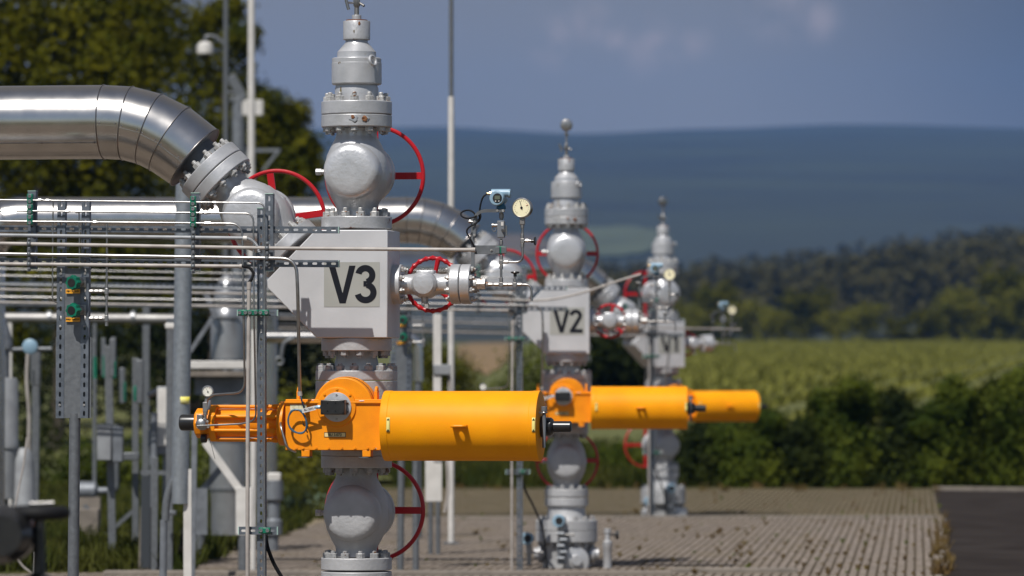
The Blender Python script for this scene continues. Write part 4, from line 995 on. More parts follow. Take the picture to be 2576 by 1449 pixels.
    for k in range(17):
        a = rad(225 - k * 270 / 16); r0 = .066 if k % 4 else .060
        ticks.bar(fm @ Vector((r0 * math.cos(a), r0 * math.sin(a), .0012)), fm @ Vector((.074 * math.cos(a), .074 * math.sin(a), .0012)), .0022, .0012)
    part(g, 'scale', ticks, ink, parent=fa, smooth=0)
    part(g, 'pointer', MB().bar(fm @ Vector((.008, -.022, .003)), fm @ Vector((-.016, .066, .003)), .004, .0015).cyl(fm @ Vector((0, 0, .001)), fm @ Vector((0, 0, .005)), .009), ink, parent=fa)
    part(g, 'red_mark', MB().bar(fm @ Vector((.048, .022, .002)), fm @ Vector((.068, .03, .002)), .007, .001), red_mark, parent=fa)
    part(g, 'socket', MB().box(tuple(q10(1483, 466)), (.036, .03, .045)).cyl(q10(1483, 445), q10(1483, 425), .016), steel_dark, bevel=.003)
    # signal cable
    loop = [q10(1130, 187, .01), q10(1085, 220, 0), q10(1060, 300, .02), q10(1052, 370, .03), q10(1068, 420, .03), q10(1040, 480, .02), q10(1022, 440, .05), q10(990, 365, .06), q10(920, 350, .06), q10(860, 380, .03), q10(870, 420, -.02), q10(930, 440, -.06), q10(1000, 425, -.07), q10(1045, 395, -.02), q10(1055, 430, 0), q10(1020, 490, -.06), q10(950, 520, -.07), q10(918, 560, -.06), q10(935, 610, -.06), q10(975, 670, -.06), q10(1003, 730, -.05), q10(1018, 790, -.04)]
    single('signal_cable', 'black looped cable hanging behind the blue transmitter of {V}', 'cable', MB().tube(bend(loop, .03, 4), .006, 8), rubber, 'black transmitter cables')
build_instruments()
# ================================================================ racks of conduit, tubing and slotted channel in front of the well
RY = -.80                                    # depth of the rack
def S(n, ly=RY): return n * (FOCUS + ly) / F
LEFT = -1500                                 # the racks run on past the picture edge
def strut(a, b, n, wd, dp, pitch=.066, sl=.034, sw=.016, lips=True):
    """slotted C channel from a to b, its slotted web facing n"""
    a, b, n = Vector(a), Vector(b), Vector(n).normalized()
    u = (b - a).normalized(); v = n.cross(u).normalized(); n = u.cross(v); Lh = (b - a).length
    mb = MB(); k = max(1, int(Lh / pitch)); pi_ = Lh / k
    for i in range(k):
        c = a + u * (pi_ * (i + .5)); hx, hy = pi_ / 2, wd / 2; sx, sy = sl / 2, sw / 2; ch = sy * .6
        o = [(-hx, -hy), (-sx + ch, -hy), (sx - ch, -hy), (hx, -hy), (hx, hy), (sx - ch, hy), (-sx + ch, hy), (-hx, hy)]
        h = [(-sx, -sy + ch), (-sx + ch, -sy), (sx - ch, -sy), (sx, -sy + ch), (sx, sy - ch), (sx - ch, sy), (-sx + ch, sy), (-sx, sy - ch)]
        vs = [c + u * x + v * y for x, y in o] + [c + u * x + v * y for x, y in h]
        mb.add(vs, [(j, (j + 1) % 8, 8 + (j + 1) % 8, 8 + j) for j in range(8)])
    for s in (-1, 1):
        e = v * (s * wd / 2)
        mb.add([a + e, b + e, b + e - n * dp, a + e - n * dp], [(0, 1, 2, 3)])
        if lips:
            g = e - n * dp; q = g - v * (s * wd * .22); mb.add([a + g, b + g, b + q, a + q], [(0, 1, 2, 3)])
    return mb

def channel(label, a, b, n=NF, wd=.062, dp=.035, ends=(), **k):
    a, b = Vector(a), Vector(b)
    t = thing('slotted_channel', label, 'channel', a.lerp(b, .5), 'slotted steel channels of the racks')
    part(t, 'rail', strut(a, b, n, wd, dp, **k), galv_dark, smooth=0, solid=.0025)
    for e in ends:
        d = (b - a).normalized() * (.004 if e == b else -.004)
        part(t, 'end_cap', MB().bar(Vector(e) + Vector(n) * -(dp / 2 - .002), Vector(e) + Vector(n) * -(dp / 2 - .002) + d, wd * 1.06, dp * 1.15, n), material('pale_end_cap', (.42, .60, .52), .4) if 'pale_end_cap' not in MATS else MATS['pale_end_cap'])
    return t
# rails
a, b = pt(LEFT, 569, RY + .03), pt(851, 578.5, RY + .03)
channel('upper long horizontal slotted rail of the pipe rack beside {V}', a, b, ends=(b,), wd=S(16))
a, b = pt(LEFT, 648, RY + .03), pt(851, 663.5, RY + .03)
channel('lower long horizontal slotted rail of the pipe rack beside {V}', a, b, ends=(b,), wd=S(17))
# short uprights with clamps
for nm, x, y0, y1 in (('by the valve panel', 80, 481, 676), ('by the tilted valve', 491, 486, 680), ('by the block', 677, 488, 681)):
    a, b = pt(x, y1, RY), pt(x, y0, RY)
    channel('short upright slotted channel %s of {V}' % nm, a, b, ends=(a, b), wd=S(20), dp=.05)
# tall upright to the ground
a, b = pt(657, 1740, RY + .01), pt(657, 524, RY + .01)
channel('tall upright slotted channel in front of the actuator rods of {V}', a, b, ends=(b,), wd=S(20), dp=.05, pitch=.054, sl=.026, sw=.016)

# tubes and conduits
def run(name, label, pts, r, mat, grp, rb=.06, seg=14, cat=None):
    return single(name, label, cat or name.split('_')[-1], MB().tube(bend(pts, rb), r, seg), mat, grp)
TY = RY - .055
def tp(x, y, ly=TY): return pt(x, y, ly)
GT = 'thin stainless tubes of the racks'; GC = 'conduits of the racks'
run('steel_tube', 'topmost thin stainless tube of the rack at {V}, turning down in front of the block', [tp(LEFT, 480), tp(0, 503), tp(665, 510.5), tp(665, 1300, TY), tp(666, 1740, TY)], .0058, steel, GT, .05)
run('steel_tube', 'middle thin stainless tube of {V} bent down to the black capped cylinder end', [tp(LEFT, 507), tp(0, 530), tp(637.5, 537), tp(639, 800), tp(644, 1056, -.75), tp(612, 1066, -.72), tp(496, 1071.5, -.66)], .0066, steel, GT, .06)
run('steel_tube', 'lower thin stainless tube of the rack at {V}, bent down to the small gauge', [tp(LEFT, 534), tp(0, 556.5), tp(609.5, 562.5), tp(613, 800), tp(616, 987, -.76), tp(536, 993, -.62), tp(523, 1003, -.6)], .0078, steel, GT, .09)
run('grey_conduit', 'dark grey conduit below the upper rail at {V}', [tp(LEFT, 570), tp(0, 591.5), tp(615, 599)], S(4.6), greyc, GC)
run('beige_conduit', 'long beige conduit running across the block of {V} to the transmitter bracket', [tp(LEFT, 590), tp(0, 612.5), tp(690, 624.5), tp(1192, 628.5, TY + .02)], S(4.7), beige, GC)
run('steel_conduit', 'polished steel conduit curving down in front of the block of {V} to the actuator', [tp(LEFT, 620), tp(0, 638.5), tp(745, 650.5), tp(749, 730), tp(754, 984, -.70)], S(4.4), steel, GC, .26, 16)
run('beige_conduit', 'lowest beige conduit of the rack at {V} ending in a black flexible hose', [tp(LEFT, 642), tp(0, 664), tp(604, 670)], S(4.6), beige, GC)
run('beige_conduit', 'upright beige conduit standing in front of the orange tie rods of {V}', [tp(622, 1740), tp(623, 1100), tp(626.5, 720)], S(5.1), beige, GC)
for (x0, y0, x1, y1, who) in ((754, 985, 755, 996, 'steel conduit'), (603, 670, 609, 670, 'lowest conduit'), (1186, 628.5, 1196, 628.5, 'long conduit'), (626.5, 728, 626.5, 709, 'upright conduit'), (612, 599, 622, 599.5, 'grey conduit')):
    ly = TY if x0 != 754 else -.70
    single('conduit_sleeve', 'pale plastic sleeve on the end of the %s at {V}' % who, 'sleeve', MB().cyl(tp(x0, y0, ly), tp(x1, y1, ly), S(6)), beige if x0 != 612 else white, 'conduit end sleeves')
def flex(label, pts, r, mat):
    c = bend(pts, .08, 10); L_ = [c[0]]
    for p, q in zip(c, c[1:]):
        n = max(1, int((q - p).length / .005)); L_ += [p.lerp(q, k / n) for k in range(1, n + 1)]
    rr = [r * (1.0 if i % 2 else .82) for i in range(len(L_))]
    return single('flexible_hose', label, 'hose', MB().tube(L_, rr, 12), mat, 'flexible cable hoses')
flex('black corrugated flexible hose between the conduit ends at {V}', [tp(608, 670), tp(627, 672), tp(638, 684), tp(636, 698), tp(627, 711)], S(4.6), rubber)
flex('grey corrugated flexible hose at the end of the dark conduit of {V}', [tp(622, 599), tp(634, 604), tp(646, 616), tp(652, 634)], S(4.2), greyc)
run('power_cable', 'thick black cable slanting to the ground beside the tall channel of {V}', [tp(668, 1345, -.74), tp(672, 1375, -.74), tp(688, 1418, -.72), tp(714, 1460, -.68), tp(760, 1560, -.66), tp(780, 1735, -.64)], S(4.8), rubber, 'black power cables')

# couplings along the tubes
k_ = 0
for x, y, r in ((101, 503.2, 6), (121, 504, 6), (170, 531.8, 7), (195, 532.6, 7), (240, 559.5, 8), (541, 509.5, 6), (507, 535.5, 7), (519, 535.7, 7), (520, 562, 8), (500 + 27, 562.2, 8)):
    c = tp(x, y); w_ = S(5.5)
    single('tube_coupling', ('stainless coupling on the %s tube of {V}, ' % {6: 'topmost', 7: 'middle', 8: 'lower'}[r]) + ('near the valve panel' if x < 300 else 'near the tilted valve'), 'coupling',
           MB().hexa(c - Vector((w_ * .9, 0, 0)), c + Vector((w_ * .5, 0, 0)), S(r * .62)).cyl(c + Vector((w_ * .5, 0, 0)), c + Vector((w_ * 1.5, 0, 0)), S(r * .42)), steel, 'tube couplings')

# green clamps
def clamp(label, c, wd, ht, horiz=False):
    t = thing('pipe_clamp', label, 'clamp', c, 'green tube clamps of the racks')
    bl = MB()
    d = (S(wd), .035, S(ht))
    bl.box((c.x, c.y, c.z), d)
    o = part(t, 'block', bl, green, bevel=.005)
    e = Vector((S(wd) * .29, 0, 0)) if horiz else Vector((0, 0, S(ht) * .27))
    for s in (-1, 1):
        p = c + e * s + Vector((0, -.0175, 0))
        part(t, 'screw', MB().lathe(AX(p, NF), [(.0125, 0), (.0125, .006), (.007, .0062), (.0065, .002)], 18), steel)
    return t
for i, (y, nm) in enumerate(((500, 'topmost'), (526.5, 'middle'), (553, 'lowest'))):
    clamp('%s green clamp of the stack near the valve panel at {V}' % nm, tp(76, y, RY - .05), 15, 25)
    clamp('%s green clamp of the stack near the tilted valve at {V}' % nm, tp(486.5, y + 6, RY - .05), 15, 25)
for i, (x, nm) in enumerate(((611.5, 'first'), (637.5, 'second'), (664, 'third'))):
    clamp('%s green clamp from the gauge side on the short cross bar of {V}' % nm, tp(x, 786.5, RY - .06), 25.5, 14.5, True)
clamp('lone green clamp on the lower cross bar of {V}', tp(666, 1334.5, RY - .06), 29, 15, True)
for y, x0, x1, nm in ((787, 598, 697, 'upper'), (1335, 601, 697, 'lower')):
    a, b = tp(x0, y, RY - .022), tp(x1, y, RY - .022)
    channel('%s short cross bar on the tall channel of {V}' % nm, a, b, ends=(a, b), wd=S(19 if nm == 'lower' else 15), dp=.03)
# saddle clamps
def saddle(label, x, y, r):
    c = tp(x, y, TY - .004); t = thing('saddle_clamp', label, 'clamp', c, 'small saddle clamps of the racks')
    rr = S(r) + .002
    vs = []
    for k in range(9):
        g = math.pi * k / 8 - math.pi / 2
        for xx in (-.013, .013): vs.append((c.x + xx, c.y - rr * math.cos(g), c.z + rr * math.sin(g)))
    part(t, 'strap', MB().add(vs, [(2 * k, 2 * k + 1, 2 * k + 3, 2 * k + 2) for k in range(8)]), galv, solid=.003)
    for s in (-1, 1):
        z = c.z + s * (rr + .016)
        part(t, 'ear', MB().box((c.x, c.y + .004, z), (.026, .004, .034)).lathe(AX((c.x, c.y + .002, z), NF), [(.010, 0), (.010, .005), (.005, .009)], 14), galv)
for x, ys, wh in ((73, (613.5, 639.5, 665), 'near the valve panel'), (486, (597.5, 622, 648, 670), 'near the tilted valve'), (672, (624.5, 650), 'beside the block')):
    for y in ys: saddle('small saddle clamp %s of {V}, on the %s conduit' % (wh, 'dark grey' if y < 600 else 'long beige' if y < 630 else 'polished' if y < 655 else 'lowest'), x, y, 4.8)

# valve panel on its own post
def panel():
    t = thing('panel_stand', 'galvanised panel of two slotted channels on a round post beside {V}', 'panel', tp(188, 1740, RY), 'valve panels on posts')
    for x in (154.5, 215.5):
        a, b = tp(x - 4, 1052, RY + .02), tp(x, 501, RY + .02)
        o = part(t, 'channel', strut(a, b, NF, S(20), .05, lips=True), galv_dark, smooth=0, solid=.0025)
        for k in range(6):
            p = a.lerp(b, (.06, .42, .62, .66, .72, .9)[k]); bolts_at(t, o, [p + Vector((0, -.002, 0))], NF, NUT_XS)
    a, b = tp(139, 1052, RY + .03), tp(229, 848, RY + .03)
    part(t, 'wide_plate', MB().box(((a.x + b.x) / 2, a.y + .012, (a.z + b.z) / 2), (b.x - a.x, .004, b.z - a.z)), galv, bevel=.001)
    a, b = tp(161, 1052, RY + .02), tp(206, 675, RY + .02)
    part(t, 'centre_plate', MB().box(((a.x + b.x) / 2, a.y + .004, (a.z + b.z) / 2), (b.x - a.x, .004, b.z - a.z)), galv, bevel=.001)
    part(t, 'post', MB().cyl(tp(181, 1740, RY + .05), tp(188.5, 1040, RY + .05), S(14.3), seg=28), galv)
    for y, tx in ((733, 'PBV 3073.01'), (804, 'PPBV 3053.01')):
        c = tp(184.5, y, RY + .02); c.y -= .012
        l = part(t, 'tag_plate', MB().box(tuple(c), (S(37), .003, S(10.5))), label_orange)
        text_part(t, tx, .0175, ink, c + Vector((0, -.0025, 0)), None, l, bold=.0004)
    for y in (710, 780):
        c = tp(173, y, RY - .14); n = thing('panel_valve', 'small panel valve with lobed green knob, %s of the pair at {V}' % ('upper' if y == 710 else 'lower'), 'valve', c, 'green knobbed panel valves')
        d = Vector((-.28, -1, -.05)).normalized(); m = AX(c + Vector((.028, .09, 0)), d)
        vs, fs = [], []
        seg = 48
        for r_, z in ((.030, 0), (.046, .006), (.049, .05), (.044, .062), (.022, .063)):
            for i in range(seg):
                g = 2 * math.pi * i / seg; q = r_ * (1 + (.085 * math.cos(8 * g) if .04 < r_ else 0)); vs.append(m @ Vector((q * math.cos(g), q * math.sin(g), z)))
        for j in range(4):
            for i in range(seg): fs.append((j * seg + i, j * seg + (i + 1) % seg, (j + 1) * seg + (i + 1) % seg, (j + 1) * seg + i))
        fs.append(tuple(range(4 * seg, 5 * seg))); fs.append(tuple(reversed(range(seg))))
        k = part(n, 'knob', MB().add(vs, fs), green)
        part(n, 'knob_cap', MB().lathe(m @ Matrix.Translation((0, 0, .0625)), [(.030, 0), (.030, .002)], 28), black, parent=k)
        part(n, 'valve_body', MB().cyl(m @ Vector((0, 0, -.07)), m @ Vector((0, 0, .002)), .031).box(tuple(m @ Vector((0, 0, -.085))), (.07, .05, .07)), steel, bevel=.002)
panel()
def tubes_of_panel():
    GG = 'small tubes of the valve panels'
    run('panel_tube', 'thin tube hooking in at the panel valve side of {V}', [tp(134, 505.5, TY + .03), tp(133, 560, TY + .03), tp(132, 756, TY + .03), tp(144, 762, TY + .05)], .0052, steel, GG, .04)
    run('panel_tube', 'thin tube dropping behind the conduits at the panel channel of {V}', [tp(199, 535, TY + .03), tp(200, 600, TY + .03), tp(200, 676, TY + .03)], .0052, steel, GG)
    run('panel_tube', 'upright tube beside the valve panel of {V} linking its two outlets', [tp(269, 562, TY + .04), tp(269, 640, TY + .04), tp(268, 800, TY + .04)], .0075, steel, GG)
    for y in (733, 801):
        t = thing('outlet_fitting', 'row of stainless fittings on the %s outlet of the valve panel of {V}' % ('upper' if y == 733 else 'lower'), 'fitting', tp(230, y), 'outlet fittings of the valve panels')
        part(t, 'nipple', MB().cyl(tp(224, y), tp(268, y), S(2.6)), steel_dark)
        for x in (230, 243, 254): part(t, 'nut', MB().hexa(tp(x - 4, y), tp(x + 4, y), S(5)), steel_dark)
        part(t, 'tee', MB().box(tuple(tp(268, y)), (S(9), S(9), S(16))), steel, bevel=.003)
        for dy in (-13, 14): part(t, 'nut', MB().hexa(tp(268, y + dy - 5), tp(268, y + dy + 5), S(4.6)), steel)
tubes_of_panel()

# cluster on the cylinder end: small gauge, block valve
def end_cluster():
    g = thing('pressure_gauge', 'small round white gauge on the cylinder end of {V}', 'gauge', tp(522, 1005, -.6), 'small white gauges at the cylinder ends')
    c = tp(522, 984.5, -.62); m = AX(c + Vector((0, .035, 0)), NF)
    part(g, 'case', MB().lathe(m, [(.036, 0), (.0385, .004), (.0385, .03), (.041, .032), (.041, .037), (.034, .038), (.0335, .034)], 36), steel)
    f = m @ Matrix.Translation((0, 0, .0345)); d = part(g, 'dial', MB().lathe(f, [(.0335, -.001), (.0335, 0)], 32), white_dial)
    tk = MB()
    for k in range(9):
        a = rad(225 - k * 33.75); tk.bar(f @ Vector((.024 * math.cos(a), .024 * math.sin(a), .001)), f @ Vector((.030 * math.cos(a), .030 * math.sin(a), .001)), .002, .001)
    part(g, 'scale', tk, ink, parent=d, smooth=0)
    part(g, 'pointer', MB().bar(f @ Vector((.007, -.012, .002)), f @ Vector((-.011, .024, .002)), .003, .001).cyl(f @ Vector((.003, -.004, .001)), f @ Vector((.003, -.004, .003)), .005), ink, parent=d)
    part(g, 'red_mark', MB().bar(f @ Vector((.012, .022, .0015)), f @ Vector((.017, .026, .0015)), .005, .001), red_mark, parent=d)
    part(g, 'stem', MB().cyl(tp(522, 996, -.6), tp(520, 1012, -.6), .010).hexa(tp(520, 1003, -.6), tp(519, 1012, -.6), .014), steel_dark)
    v = thing('block_valve', 'small shut off valve with grey lever below the white gauge of {V}', 'valve', tp(516, 1062, -.6), 'shut off valves at the cylinder ends')
    part(v, 'body', MB().box(tuple(tp(517, 1024, -.6)), (.034, .036, .07)).hexa(tp(517, 1034, -.6), tp(517, 1044, -.6), .018).cyl(tp(516, 1044, -.6), tp(515, 1062, -.6), .013), steel_dark, bevel=.003)
    part(v, 'lever', MB().tube([tp(524, 1030, -.63), tp(527, 1018, -.64), tp(528, 1007, -.64)], [.010, .013, .009], 8), grey_metal)
    part(v, 'union', MB().lathe(AX(tp(512, 1066, -.56), NF), [(.045, 0), (.045, .05), (.035, .06), (.035, .09), (.02, .1)], 24).box(tuple(tp(503, 1052, -.62)), (.04, .03, .05)), steel, bevel=.002)
    for x, y in ((498, 1058), (498, 1075), (522, 1060), (524, 1074)): bolts_at(v, None, [tp(x, y, -.62)], NF, NUT_XS)
    single('steel_tube', 'short bent steel tube from the cylinder flange to the box corner of {V}', 'tube', MB().tube(bend([tp(706, 1062, -.58), tp(706, 1072, -.66), tp(722, 1128, -.68), tp(744, 1137, -.62)], .05), .0085, 12), steel, 'short bent tubes of the actuators')
end_cluster()
# ================================================================ the same unit at the two wells behind
def copy_tree(o, parent=None):
    c = o.copy(); COL.objects.link(c)
    if parent is not None: c.parent = parent
    for ch in o.children: copy_tree(ch, c)
    return c
SKIP2 = ()
BLOCKS = {}
bpy.context.view_layer.update()
for wm, nm in ((W2, 'V2'), (W1, 'V1')):
    for o in REG:
        n = o.name.split('.')[0]
        if nm == 'V1' and n in ('tube_coupling', 'saddle_clamp', 'conduit_sleeve'): continue
        if nm == 'V2' and o['label'].startswith('long beige conduit'): continue
        c = copy_tree(o); c.matrix_world = wm @ W3I @ o.matrix_world
        c['label'] = o['label'].replace('{V}', nm)
        if n == 'flow_block': BLOCKS[nm] = (c, wm)
for o in REG: o['label'] = o['label'].replace('{V}', 'V3')
lettering(block, '3')
for nm, (c, wm) in BLOCKS.items():
    c['_org'] = tuple(block['_org'])
    lettering(c, nm[1])

# at V2 the long conduit sweeps up to the transmitter instead
W2I = W2.inverted(); yc_ = (22.77 * DS - .86)
single('beige_conduit', 'beige conduit sweeping up across the block of V2 to its blue transmitter', 'conduit', MB().tube(bend([tp(LEFT, 590), tp(0, 612.5), tp(560, 622.5)] + [W2I @ P(a, b, yc_) for a, b in ((1345, 757), (1400, 752), (1480, 733), (1560, 705), (1612, 690))], .3), S(4.7), 14), beige, GC, W2)
# ================================================================ casing heads at the two wells behind
def casing(nm, fr):
    G_ = 'casing heads at the feet of the wells'
    t = thing('casing_head', 'wide bolted grey casing head at the foot of %s' % nm, 'casing head', (0, 0, 0), G_, fr)
    flange(t, Matrix.Translation((0, 0, zz(1470))), 89 * K, 33 * K, silver_low, 74 * K, 12)
    part(t, 'spool', MB().lathe(ZA, LA([(126 * .78, 1545), (80, 1520), (76, 1480), (86, 1469)]), 44), silver_low)
    flange(t, Matrix.Translation((0, 0, zz(1571))), 126 * K, 42 * K, silver_low, 108 * K, 14, up=NUT_GR)
    flange(t, Matrix.Translation((0, 0, zz(1618))), 126 * K, 45 * K, silver_low, 108 * K, 14, dn=NUT_GR)
    part(t, 'body', MB().lathe(ZA, LA([(98, 1745), (98, 1640), (104, 1612)]), 44), silver_low)
    for s in (-1, 1):
        c = Vector((s * 104 * K, -.05, zz(1668)))
        part(t, 'side_outlet', MB().lathe(AX(c - Vector((s * .12, 0, 0)), (s, 0, 0)), [(.06, 0), (.06, .10), (.10, .10), (.10, .15), (.07, .16), (.07, .2)], 24), silver, bevel=.003)
    part(t, 'front_outlet', MB().lathe(AX((.09, -.2, zz(1690)), (.15, -1, 0)), [(.09, 0), (.09, .12), (.15, .12), (.15, .16), (.06, .17), (.06, .22)], 28), silver, bevel=.003)
    if nm == 'V2':
        v = thing('vent_pipe', 'upright white vent pipe with black knob beside the casing head of %s' % nm, 'pipe', (.47, -.15, 0), 'vent pipes by the casing heads', fr)
        part(v, 'pipe', MB().lathe(Matrix.Translation((.47, -.15, 0)), [(.05, 0), (.05, .22), (.056, .23), (.056, .30), (.03, .32), (.03, .40), (.04, .40), (.04, .45)], 20), silver)
        part(v, 'knob', MB().lathe(AX((.5, -.15, .38), (1, 0, 0)), [(.012, 0), (.012, .06), (.05, .062), (.05, .10)], 18), black)
    for k, (x, z, y) in enumerate(((-.06, zz(1528), -.45), (-.42, zz(1600), -.42))):
        d = thing('pressure_transmitter', 'light blue transmitter %s of %s' % ('in front of the casing flange' if k == 0 else 'low at the side of the casing head', nm), 'transmitter', (x, y, z - .1), 'transmitters by the casing heads', fr)
        part(d, 'housing', MB().lathe(AX((x, y + .06, z), (-.2, -1, 0)), [(.062, 0), (.064, .1), (.072, .1), (.072, .135), (.066, .14)], 28), blue, bevel=.002)
        part(d, 'display', MB().lathe(AX((x - .016, y - .081, z), (-.2, -1, 0)), [(.044, 0), (.044, .003)], 24), black)
        part(d, 'manifold', MB().box((x, y, z - .13), (.07, .06, .11)).cyl((x, y, z - .3), (x, y, z - .06), .028).cyl((x + .02, y, z - .16), (x + .16, y, z - .16), .014), steel_dark, bevel=.003)
    b = thing('junction_bracket', 'dark steel bracket of small fittings below the front transmitter of %s' % nm, 'bracket', (-.05, -.45, 0), 'brackets before the casing heads', fr)
    part(b, 'stand', MB().box((-.05, -.44, zz(1650) * .5 + .1), (.10, .05, zz(1600) - .05)), grey_metal, bevel=.004)
    for k in range(5): part(b, 'fitting', MB().hexa((-.10 + .03 * (k % 2), -.5, zz(1580) - .07 * k), (-.02 + .03 * (k % 2), -.5, zz(1580) - .07 * k), .02), grey_metal)
t = thing('spool', 'flanged grey spool carrying the lower gate valve of V3', 'spool', (0, 0, 0), 'casing heads at the feet of the wells', W3)
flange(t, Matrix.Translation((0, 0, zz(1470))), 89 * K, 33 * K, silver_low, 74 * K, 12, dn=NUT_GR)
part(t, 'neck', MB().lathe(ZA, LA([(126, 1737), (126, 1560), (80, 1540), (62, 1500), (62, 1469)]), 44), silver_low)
casing('V2', W2); casing('V1', W1)

# ================================================================ plant standing further back (world coordinates)
def W_(x, y, Y): return P(x, y, Y * DS)
def px(n, Y): return n * Y * DS / F
def D_(Y): return Y * DS
def post(name, label, x0, y0, x1, y1, wpx, Y, mat, cat='post', shape='round', group=None, base=None):
    a, b = W_(x0, y0, Y), W_(x1, y1, Y); r = px(wpx, Y) / 2
    if base is not None: b = a + (b - a) * ((base - a.z) / (b.z - a.z))
    mb = MB()
    if shape == 'round': mb.cyl(b, a, r, seg=22)
    else: mb.bar(b, a, 2 * r, 2 * r * .8, (0, 1, 0))
    return single(name, label, cat, mb, mat, group, False, bevel=.004)
# tall poles
def pole(label, x, y_top, y_bot, wpx, Y, mat, step=None, base=0.0):
    a = W_(x, y_top, Y); bx = W_(x, y_bot, Y)
    t = thing('pole', label, 'pole', (bx.x, D_(Y), base), 'tall slim poles', False); r = px(wpx, Y) / 2; Y = D_(Y)
    if step:
        z = W_(x, step, Y / DS).z
        part(t, 'lower_tube', MB().cyl((bx.x, Y, base), (bx.x, Y, z), r, seg=20), mat); part(t, 'upper_tube', MB().cyl((bx.x, Y, z), (a.x, Y, a.z), r * .74, seg=20), galv)
    else: part(t, 'shaft', MB().lathe(Matrix.Translation((bx.x, Y, base)), [(r * 1.15, 0), (r * 1.08, 2), (r, a.z - base)], 22), mat)
    part(t, 'foot_plate', MB().box((bx.x, Y, base + .012), (r * 5, r * 5, .024)), galv)
    return t
pole('tall white pole rising behind the tilted valve of V3', 632, -60, 900, 17.5, 33, white)
pole('thin grey pole beside the white pole and the tree', 567.5, -60, 900, 12.5, 36, galv)
pole('slim pole with white lower half between V3 and the blue transmitter', 1135, -60, 900, 15.5, 26, white, 243)
# camera on its arm
Y = 36.0
t = thing('dome_camera', 'white dome security camera hanging from an arm before the tree', 'camera', W_(516, 150, Y), None, False)
c = W_(516, 128, Y)
part(t, 'housing', MB().lathe(Matrix.Translation(c), [(.07, .17), (.13, .13), (.15, .06), (.15, -.05), (.13, -.07)][::-1], 32), white, bevel=.004)
part(t, 'dome', MB().lathe(Matrix.Translation(c), [(.02, -.16), (.07, -.145), (.105, -.11), (.12, -.065)], 28), black)
part(t, 'arm', MB().tube(bend([c + Vector((0, 0, .16)), c + Vector((0, 0, .27)), c + Vector((.2, .02, .27)), W_(560, 108, Y)], .1), .03, 10), galv)
Y = 40.0
t = thing('lamp_mast', 'blurred grey mast with angled floodlight and white box by the poles', 'mast', (W_(600, 400, Y).x, D_(Y), 0), None, False)
part(t, 'mast', MB().cyl((W_(600, 400, Y).x, D_(Y), 0), W_(600, 245, Y), .13, seg=20), grey_metal)
part(t, 'floodlight', MB().bar(W_(580, 190, Y), W_(612, 248, Y), .20, .12, (0, 1, 0)).box(tuple(W_(598, 250, Y)), (.3, .25, .12)), galv, bevel=.01)
part(t, 'arm', MB().cyl(W_(570, 232, Y), W_(600, 236, Y), .03), galv)
part(t, 'white_box', MB().box(tuple(W_(636, 272, Y)), (.42, .25, .32)), white, bevel=.02)
t = thing('cross_bracket', 'blurred grey cross arm with brace behind the white pole', 'bracket', W_(650, 378, 40), None, False)
part(t, 'arm', MB().bar(W_(598, 378, 40), W_(705, 378, 40), .06, .06), grey_metal); part(t, 'brace', MB().bar(W_(700, 380, 40), W_(660, 430, 40), .05, .05), grey_metal)
part(t, 'hanger', MB().bar(W_(622, 376, 40), W_(622, 480, 40), .06, .06), grey_metal)

# galvanised column under the pipe
Y = 18.5
t = thing('support_column', 'thick galvanised column with a yellow sticker under the aluminium pipe', 'column', W_(463, 1265, Y), None, False)
a, b = W_(465, 400, Y), W_(453, 1267, Y)
part(t, 'tube', MB().cyl(b, a, px(22, Y), seg=36), material('bright_galvanised', (.36, .385, .41), .38, .65, (.29, .31, .33), 22, .06, 60, rvar=.08))
part(t, 'inner_leg', MB().bar(W_(472, 1590, Y), W_(472, 1180, Y), px(20, Y), px(16, Y), (0, 1, 0)), white)
s0 = W_(461, 1007, Y); vs = []
for k in range(9):
    g_ = rad(-52 + k * 13); vs += [(s0.x + px(22.6, Y) * math.sin(g_), D_(Y) - px(22.6, Y) * math.cos(g_), s0.z + e) for e in (-px(9, Y), px(9, Y))]
part(t, 'sticker', MB().add(vs, [(2 * k, 2 * k + 2, 2 * k + 3, 2 * k + 1) for k in range(8)]), material('sticker', (.75, .65, .05), .5, 0, (.7, .7, .68), 9), solid=.001)
e = W_(440, 1195, Y); part(t, 'elbow', MB().tube(bend([W_(455, 1180, Y), W_(430, 1215, Y), W_(418, 1260, Y), W_(416, 1310, Y)], .1), px(10, Y), 16), galv)
part(t, 'dark_pipe', MB().cyl(W_(412, 1308, Y), W_(408, 1650, Y), px(9.5, Y)), grey_metal)
post('steel_post', 'flat shaded steel post directly beside the galvanised column', 490, 1060, 484, 1431, 14, 21.5, grey_metal, shape='flat', base=0.0, group='slim steel posts')
post('steel_post', 'slim white post right behind the upright conduit of V3', 639, 830, 636.5, 1432, 15, 22.4, white, base=0.0, group='slim steel posts')
post('steel_post', 'slim galvanised post seen through the wheel of the lower valve of V3', 1046, 1130, 1046, 1437, 17, 22.3, galv, base=0.0, group='slim steel posts')

